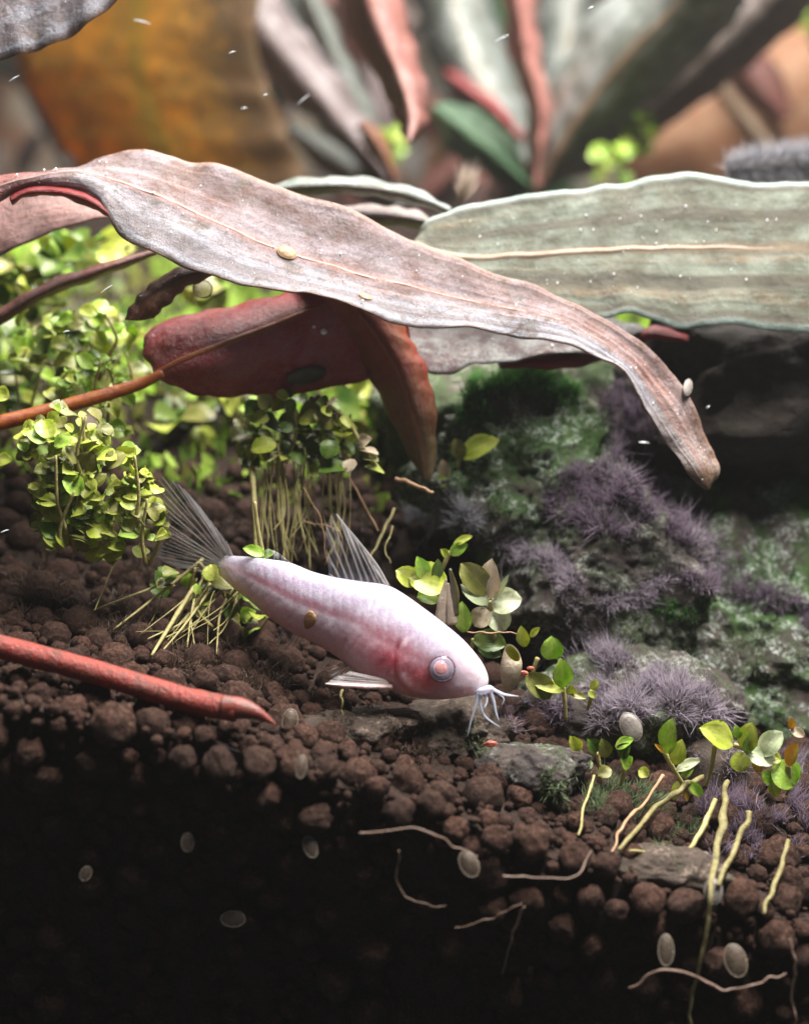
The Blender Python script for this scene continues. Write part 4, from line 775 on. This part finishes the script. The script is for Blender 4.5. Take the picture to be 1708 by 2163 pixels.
shell('white limpet on the drooping end of the arching leaf', 1460, 815, 11, 22, .5, 'shell_white', pos=P(1452, 818, 11.4), nrm=Vector((.6, -.7, .4)).normalized())
shell('beige round snail egg under the arching leaf by the curled leaf', 428, 610, 20, 18, 0, 'shell', pos=P(428, 610, 14), name='snail_egg', cat='egg')
# hollow husk in front of the snout
hk = empty('seed_husk', P(1078, 1460, -1), 'hollow beige seed husk with olive opening before the snout', 'husk')
c = P(1078, 1418, -1.2); s = px(-1.2); V = []; F = []; k, m = 20, 12
for i in range(m):
    f = i/(m-1); zz = -46+f*88; rr = 24*math.sin(math.pi*min(1, .06+f*.72))**.8
    for j in range(k):
        a = 2*math.pi*j/k; cut = 16*math.cos(a-2.2) if f > .7 else 0
        V.append(c+Vector((rr*math.cos(a)*s+zz*.10*s, rr*math.sin(a)*s, (zz+cut*(f-.7)/.3)*s)))
for i in range(m-1):
    for j in range(k): F.append((i*k+j, i*k+(j+1) % k, (i+1)*k+(j+1) % k, (i+1)*k+j))
V.append(V[0].lerp(V[k//2], .5)-Vector((0, 0, .1))); F += [(len(V)-1, (j+1) % k, j) for j in range(k)]
mk('shell', V, F, MT['husk'], hk)
V2 = [c+(Vector(v)-c)*.93 for v in V[6*k:m*k]]; F2 = [f for f in [(i*k+j, (i+1)*k+j, (i+1)*k+(j+1) % k, i*k+(j+1) % k) for i in range(m-7) for j in range(k)]]; F2.append(tuple(range(k)))
mk('lining', V2, F2, MT['husk_in'], hk)
# dried sheath beside the dorsal
sh = empty('dried_sheath', P(940, 1318, 1.5), 'split pale dried leaf sheath standing behind the fish nape', 'leaf sheath')
for pts, r, m in [([(930, 1320), (935, 1270), (942, 1222)], [.45, .42, .06], 'husk'), ([(955, 1318), (952, 1275), (946, 1232)], [.4, .4, .08], 'husk'), ([(962, 1300), (960, 1250), (950, 1202)], [.25, .32, .12], 'snail')]:
    V, F = tube([P(*q, 1.5) for q in pts], r, 8, 20, flat=.5, wob=.2); mk('flap', V, F, MT[m], sh)
for lab, u, v, y, r in [('small red flake behind the seed husk', 1105, 1422, .5, 10), ('red crumb beside the olive sprout leaf', 1120, 1412, 1, 8), ('pink flake lying below the whiskers', 1035, 1572, -5.3, 14)]:
    Vb, Fb = ICO[2]; V = [P(u, v, y)+Vector((p[0]*1.1, p[1]*.35, p[2]*.6))*r*px(y)*(1+.3*noise.noise(Vector(p)*2+Vector((u, 0, 0)))) for p in Vb]; props(mk('flake', V, Fb, MT['redbit'], smooth=False), lab, 'flake', 'red flakes')

# ------------------------------------------------------------------ the fish
def C(x, y): return ((600+x/1.2652)/1.7523, (1750+y/1.2652)/1.7523)      # enlarged-view units to picture units
FT = [((300, 388), (258, 466), 6.4, .30), ((390, 392), (330, 535), 5.0, .36), ((480, 402), (420, 605), 3.6, .42), ((590, 420), (510, 680), 2.2, .48), ((700, 463), (610, 745), 1.0, .53), ((810, 490), (710, 795), 0, .57), ((920, 508), (800, 845), -.8, .60), ((1040, 525), (880, 902), -1.5, .62),
      ((1120, 565), (960, 962), -2.1, .65), ((1220, 635), (1060, 1010), -2.6, .68), ((1310, 703), (1160, 1044), -3.0, .70), ((1400, 778), (1270, 1060), -3.4, .72), ((1462, 845), (1360, 1056), -3.7, .74), ((1505, 905), (1425, 1047), -3.9, .76), ((1526, 960), (1473, 1037), -4.0, .82), ((1524, 1000), (1502, 1026), -4.05, .95)]
NS, NR = 240, 72
tp = cr([P(*C(*a), y) for a, b, y, wf in FT], NS); bt = cr([P(*C(*b), y) for a, b, y, wf in FT], NS); wf = np.interp(np.linspace(0, 1, NS), np.linspace(0, 1, len(FT)), [f[3] for f in FT])
V = []; F = []; CC = []
ax = np.gradient((tp+bt)/2, axis=0); ax /= np.linalg.norm(ax, axis=1)[:, None]
def pig(u, v, ang, s):
    c = np.array((.53, .45, .53)); x = (u*1.7523-600)*1.2652; y = (v*1.7523-1750)*1.2652
    g = lambda cx, cy, r, ry=None: math.exp(-((x-cx)/r)**2-((y-cy)/(ry or r))**2)
    c = c*(1-.9*min(1, max(0, (.22-s)/.22))*.35)                                   # thinner, greyer tail
    up = max(0, math.cos(ang)); c = c+(np.array((.31, .32, .43))-c)*.85*up*(1 if s < .7 else max(0, (.86-s)/.16))
    lo = max(0, -math.cos(ang)); c = c+(np.array((.66, .46, .42))-c)*.7*lo
    ll = math.exp(-((math.cos(ang)-.12)/.13)**2)*(1 if s < .62 else max(0, (.75-s)/.13)); c = c+(np.array((.70, .48, .54))-c)*.6*ll
    hd = min(1, max(0, (s-.70)/.2)); c = c+(np.array((.68, .62, .63))-c)*.8*hd
    for cx, cy, r, ry, col, k in [(1060, 880, 110, 90, (.56, .04, .07), .97), (1215, 965, 95, 75, (.58, .04, .05), .98), (960, 800, 130, 80, (.62, .24, .28), .6), (1150, 1010, 110, 45, (.82, .45, .42), .5)]:
        c = c+(np.array(col)-c)*k*g(cx, cy, r, ry)
    return np.clip(c, 0, 1)
for i in range(NS):
    c = (tp[i]+bt[i])/2; upv = (tp[i]-bt[i])/2; a = np.linalg.norm(upv); upn = upv/a; sd = np.cross(ax[i], upn); sd /= np.linalg.norm(sd)
    if sd[1] > 0: sd = -sd
    s = i/(NS-1)
    for j in range(NR):
        th = 2*math.pi*j/NR; ct, st_ = math.cos(th), math.sin(th)
        e = .92; up_ = np.sign(ct)*abs(ct)**e; sw = np.sign(st_)*abs(st_)**(.9)
        wlow = 1+.10*(-ct) if s > .45 else 1
        p = c+upn*a*up_+sd*a*wf[i]*sw*wlow
        p = p+sd*.06*np.sign(st_)*fbm(p*.9, 3)*abs(st_)
        if .06 < s < .70:                                            # two rows of side plates
            ph = (s*34+abs(ct-.08)*1.6) % 1.0; sc_ = min(1, (s-.06)/.08, (.70-s)/.08)*abs(st_)
            p = p-sd*np.sign(st_)*sc_*(.10*max(0, 1-ph/.22)+.10*math.exp(-((ct-.08)/.07)**2))
        uu, vv, _ = proj(p); fx = (uu*1.7523-600)*1.2652; fy = (vv*1.7523-1750)*1.2652
        gd = math.hypot(fx-1265, (fy-890)*1.02)-170                    # edge of the gill cover
        if fx < 1265 and 760 < fy < 1035 and abs(st_) > .25 and st_*sd[1] != 0: p = p+sd*np.sign(st_)*(.16*math.exp(-((gd+12)/16)**2)-.22*math.exp(-((gd-8)/9)**2))*min(1, (fy-760)/50)
        V.append(p); u, v, _ = proj(p); CC.append(pig(u, v, th, s))
for i in range(NS-1):
    for j in range(NR): F.append((i*NR+j, i*NR+(j+1) % NR, (i+1)*NR+(j+1) % NR, (i+1)*NR+j))
V.append(tp[0]*.5+bt[0]*.5-ax[0]*.4); CC.append(CC[0]); V.append(tp[-1]*.5+bt[-1]*.5+ax[-1]*.15); CC.append(CC[-1]); n = len(V)
for j in range(NR): F.append((n-2, (j+1) % NR, j)); F.append((n-1, (NS-1)*NR+j, (NS-1)*NR+(j+1) % NR))
t = NT('fish_skin'); co = t.mm(); pg = t.n('ShaderNodeAttribute', attribute_name='pigment').outputs['Color']
n1 = t.noise(co, 2.6, 5, .7); n2 = t.noise(co, 7.5, 4, .7); vor = t.n('ShaderNodeTexVoronoi', {'Vector': co, 'Scale': 2.4}).outputs['Distance']
c = t.mix(t.math('MULTIPLY', t.ramp(n1, .52, .64), .3), pg, (.72, .64, .72)); c = t.mix(t.math('MULTIPLY', t.ramp(n2, .54, .66), .3), c, (.80, .73, .78)); c = t.mix(t.math('MULTIPLY', t.ramp(n1, .46, .36), .35), c, (.46, .28, .36))
b = t.bump(n2, .06, .7); b = t.bump(vor, .05, .4, b)
fm = t.shade(t.pbsdf(Base_Color=c, Roughness=.34, Normal=b, Specular_IOR_Level=.5, Subsurface_Weight=.95, Subsurface_Radius=(1.0, .8, .8), Subsurface_Scale=3.4*MM, Coat_Weight=.35, Coat_Roughness=.22))
fish = empty('fish', P(*C(1150, 1060), -2.5), 'small white pink catfish with red eye, nosing down at the stones', 'fish')
body = mk('body', V, F, fm, fish, col=np.array(CC))
FB = BVHTree.FromPolygons([Vector(v) for v in V], F)
def onfish(x, y):
    u, v = C(x, y); h = FB.ray_cast(CAM, ray(u, v).normalized()); return (h[0], h[1] if h[1].dot(CAM-h[0]) > 0 else -h[1]) if h[0] else (P(u, v, -3.5), Vector((0, -1, 0)))
# eye: ring, iris and pupil
ep, en = onfish(1310, 917); en = (en*.5+(CAM-ep).normalized()*.9+Vector((.1, 0, 0))).normalized(); s = px(-3)/1.2652/1.7523
Q = en.to_track_quat('Z', 'Y').to_matrix()
def cap(R, depth, off, a0=0.0, a1=math.pi*.5, seg=36, rings=12, shift=Vector()):
    V = []; F = []
    for i in range(rings+1):
        a = a0+(a1-a0)*i/rings
        for j in range(seg): th = 2*math.pi*j/seg; V.append(ep+shift+Q @ Vector((R*math.sin(a)*math.cos(th), R*math.sin(a)*math.sin(th), off+depth*math.cos(a))))
    for i in range(rings):
        for j in range(seg): F.append((i*seg+j, (i+1)*seg+j, (i+1)*seg+(j+1) % seg, i*seg+(j+1) % seg))
    return V, F
def eye_mat():
    t = NT('eye_iris'); uvw = t.n('ShaderNodeTexCoord').outputs['Object']; co = t.mm()
    c = t.mix(t.ramp(t.noise(co, 6, 4, .7), .35, .65), (.22, .17, .22), (.34, .27, .34))
    return t.shade(t.pbsdf(Base_Color=c, Roughness=.2, Specular_IOR_Level=.6, Coat_Weight=.8, Coat_Roughness=.05, Subsurface_Weight=.4, Subsurface_Scale=.3*MM))
eV, eF = cap(63*s, 22*s, -4*s); eye = mk('eye', eV, eF, eye_mat(), fish)
V, F = tube([ep+Q @ Vector((60*s*math.cos(a), 60*s*math.sin(a), 1.5*s)) for a in np.linspace(0, 2*math.pi, 25)], 5*s, 8, 60); mk('eye_rim', V, F, soft_mat('eye_rim', (.09, .05, .07), (.13, .08, .10), 3, .25), eye)
pV, pF = cap(33*s, 10*s, 12*s, shift=Q @ Vector((-6*s, 0, 0))); mk('pupil', pV, pF, soft_mat('eye_pupil_red', (.50, .20, .20), (.58, .30, .30), 4, .12, 0, .02, 4, sss=.3, spec=.7), eye)
V, F = tube([ep+Q @ Vector((-6*s+33*s*math.cos(a), 33*s*math.sin(a), 12*s)) for a in np.linspace(0, 2*math.pi, 25)], 4*s, 8, 60); mk('iris_ring', V, F, soft_mat('iris_ring', (.46, .36, .46), (.54, .44, .54), 3, .2), eye)
# fins
t = NT('fin_membrane'); co = t.mm()
fin_m = t.shade(t.blend(.80, t.pbsdf(Base_Color=(.42, .42, .44), Roughness=.3, Specular_IOR_Level=.5), t.n('ShaderNodeBsdfTransparent').outputs[0]))
ray_m = soft_mat('fin_ray', (.36, .34, .33), (.50, .46, .45), 2, .4, .3, .02, 4, alpha=.62)
ray_b = soft_mat('fin_ray_bright', (.62, .52, .50), (.7, .6, .58), 2, .4, .3, .02, 4, alpha=.6)
def fin(name, base, tips, yb, yt, nray, r0=.07, mat=None, wav=.15):
    """base and tips: polylines in enlarged-view units"""
    B = cr([(*C(*b), y) for b, y in zip(base, np.linspace(*yb, len(base)))], 41); T = cr([(*C(*b), y) for b, y in zip(tips, np.linspace(*yt, len(tips)))], 41); n = 12; V = []; F = []
    for i in range(41):
        for j in range(n+1):
            f = j/n; q = B[i]*(1-f)+T[i]*f; p = P(q[0], q[1], q[2]+wav*math.sin(i*.5)*f+.5*f*f*math.sin(i*.08)); V.append(p+Vector((0, 0, .03*f*math.sin(i*1.7))))
    for i in range(40):
        for j in range(n): F.append((i*(n+1)+j, (i+1)*(n+1)+j, (i+1)*(n+1)+j+1, i*(n+1)+j+1))
    o = mk(name, V, F, fin_m, fish); parts = []
    for k in range(nray):
        i = int(round(k*40/(nray-1))); pts = [V[i*(n+1)+j] for j in range(0, n+1, 2)]; parts.append(tube(pts, [r0, r0*.7, r0*.25], 6, 14))
        if nray > 5 and k < nray-1:
            i2 = min(40, i+1); pts = [V[i*(n+1)+5], V[i2*(n+1)+8], V[i2*(n+1)+n]]; parts.append(tube(pts, [r0*.5, r0*.4, r0*.2], 5, 8))
    Vr, Fr = join(parts); mk('fin_rays', Vr, Fr, mat or ray_m, o)['kind'] = 'stuff'
    return o
fin('dorsal_fin', [(1062, 536), (1000, 520), (900, 507), (800, 488)], [(1046, 520), (960, 390), (880, 280), (812, 190), (765, 275), (780, 470)], (-1.6, 0), (-1.4, .6), 10, .085)
V, F = tube([P(*C(1058, 535), -1.6), P(*C(1000, 430), -1.3), P(*C(900, 300), -.8), P(*C(815, 195), -.4)], [.16, .13, .09, .03], 8, 24); mk('dorsal_spine', V, F, ray_m, fish)
fin('caudal_fin', [(330, 392), (300, 410), (280, 440), (258, 470)], [(300, 320), (200, 190), (100, 75), (0, 20), (-40, 120), (0, 240), (40, 300), (-10, 360), (-10, 405), (60, 440), (180, 465)], (5.8, 6.8), (6.0, 8.5), 18, .075)
fin('adipose_fin', [(600, 422), (550, 412), (500, 405), (470, 402)], [(588, 412), (550, 378), (505, 358), (470, 365)], (2.2, 3.4), (2.1, 3.2), 5, .05)
fin('anal_fin', [(560, 712), (620, 750), (660, 770)], [(520, 770), (560, 830), (640, 800)], (2, .8), (1.6, .6), 6, .05)
fin('pelvic_fin', [(860, 888), (880, 898), (905, 915)], [(800, 905), (790, 950), (830, 985)], (-1.8, -2.4), (-2.6, -3.6), 7, .06, ray_b)
fin('pectoral_fin', [(1065, 1003), (1060, 985), (1045, 970)], [(765, 992), (800, 965), (880, 930)], (-4.6, -4.4), (-5.6, -4.8), 7, .06, ray_b)
V, F = tube([P(*C(1075, 1003), -4.4), P(*C(960, 1002), -4.9), P(*C(850, 995), -5.3), P(*C(765, 988), -5.6)], [.2, .17, .13, .04], 8, 26); mk('pectoral_spine', V, F, soft_mat('pectoral_spine_pink', (.80, .56, .54), (.86, .7, .68), 2, .35, .2), fish)
# mouth and barbels
bm_ = soft_mat('barbel_blue_white', (.62, .64, .76), (.70, .70, .80), 2, .35, .3, .02, 4, sss=.4, alpha=.2)
V, F = tube([P(*C(1470, 1030), -4.6), P(*C(1500, 1022), -5.0), P(*C(1532, 1012), -4.9), P(*C(1548, 1018), -4.4)], [.18, .27, .26, .16], 10, 24); mk('mouth', V, F, bm_, fish)
for pts, r in [([(1480, 1030), (1468, 1090), (1445, 1165), (1430, 1232)], .19), ([(1492, 1035), (1490, 1090), (1515, 1145), (1582, 1192)], .2), ([(1535, 1020), (1552, 1070), (1562, 1120), (1576, 1162)], .2), ([(1540, 1010), (1590, 1035), (1630, 1043), (1668, 1047)], .18), ([(1510, 1030), (1520, 1060), (1516, 1085), (1508, 1100)], .15), ([(1545, 1015), (1580, 1040), (1600, 1060), (1590, 1090)], .09)]:
    r *= .7; V, F = tube([P(*C(*q), -4.9-.25*k) for k, q in enumerate(pts)], [r, r*.8, r*.5, r*.15], 9, 26); mk('barbel', V, F, bm_, fish)
hp, hn = onfish(692, 690)
Vb, Fb = ICO[3]; xq = Vector((.5, 0, .86)); xq = (xq-hn*xq.dot(hn)).normalized(); yq = hn.cross(xq)
props(mk('speck', [hp+hn*.08+xq*p[0]*.75*(1+.2*noise.noise(Vector(p)*2))+yq*p[1]*.5*(1+.3*p[0])+hn*p[2]*.14 for p in Vb], Fb, MT['flake']), 'brown oval flake stuck on the flank of the fish', 'speck', 'specks')
# ------------------------------------------------------------------ specks drifting in the water
rs = random.Random(4)
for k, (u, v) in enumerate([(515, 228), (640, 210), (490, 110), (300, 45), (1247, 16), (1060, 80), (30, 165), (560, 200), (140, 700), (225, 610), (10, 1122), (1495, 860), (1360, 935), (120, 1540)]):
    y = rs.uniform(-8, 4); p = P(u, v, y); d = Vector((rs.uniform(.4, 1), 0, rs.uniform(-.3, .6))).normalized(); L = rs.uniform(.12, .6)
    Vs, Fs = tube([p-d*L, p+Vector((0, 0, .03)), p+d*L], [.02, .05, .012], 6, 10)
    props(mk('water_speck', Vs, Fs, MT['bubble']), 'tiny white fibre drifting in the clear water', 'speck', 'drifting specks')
# ------------------------------------------------------------------ slightly cloudy water
def haze_box(density):
    x0, x1, y0, y1, z0, z1 = -430, 430, -150, 470, -66, 165
    V = [(x, y, z) for x in (x0, x1) for y in (y0, y1) for z in (z0, z1)]
    F = [(0, 1, 3, 2), (4, 6, 7, 5), (0, 4, 5, 1), (2, 3, 7, 6), (0, 2, 6, 4), (1, 5, 7, 3)]
    t = NT('cloudy_water'); v = t.n('ShaderNodeVolumePrincipled', {'Color': (.90, .93, .92), 'Density': density, 'Anisotropy': .35})
    t.t.links.new(v.outputs[0], t.out.inputs['Volume'])
    return props(mk('haze', V, F, t.m, smooth=False), 'faintly cloudy water filling the whole tank', 'water', kind='stuff')
haze_box(.05)
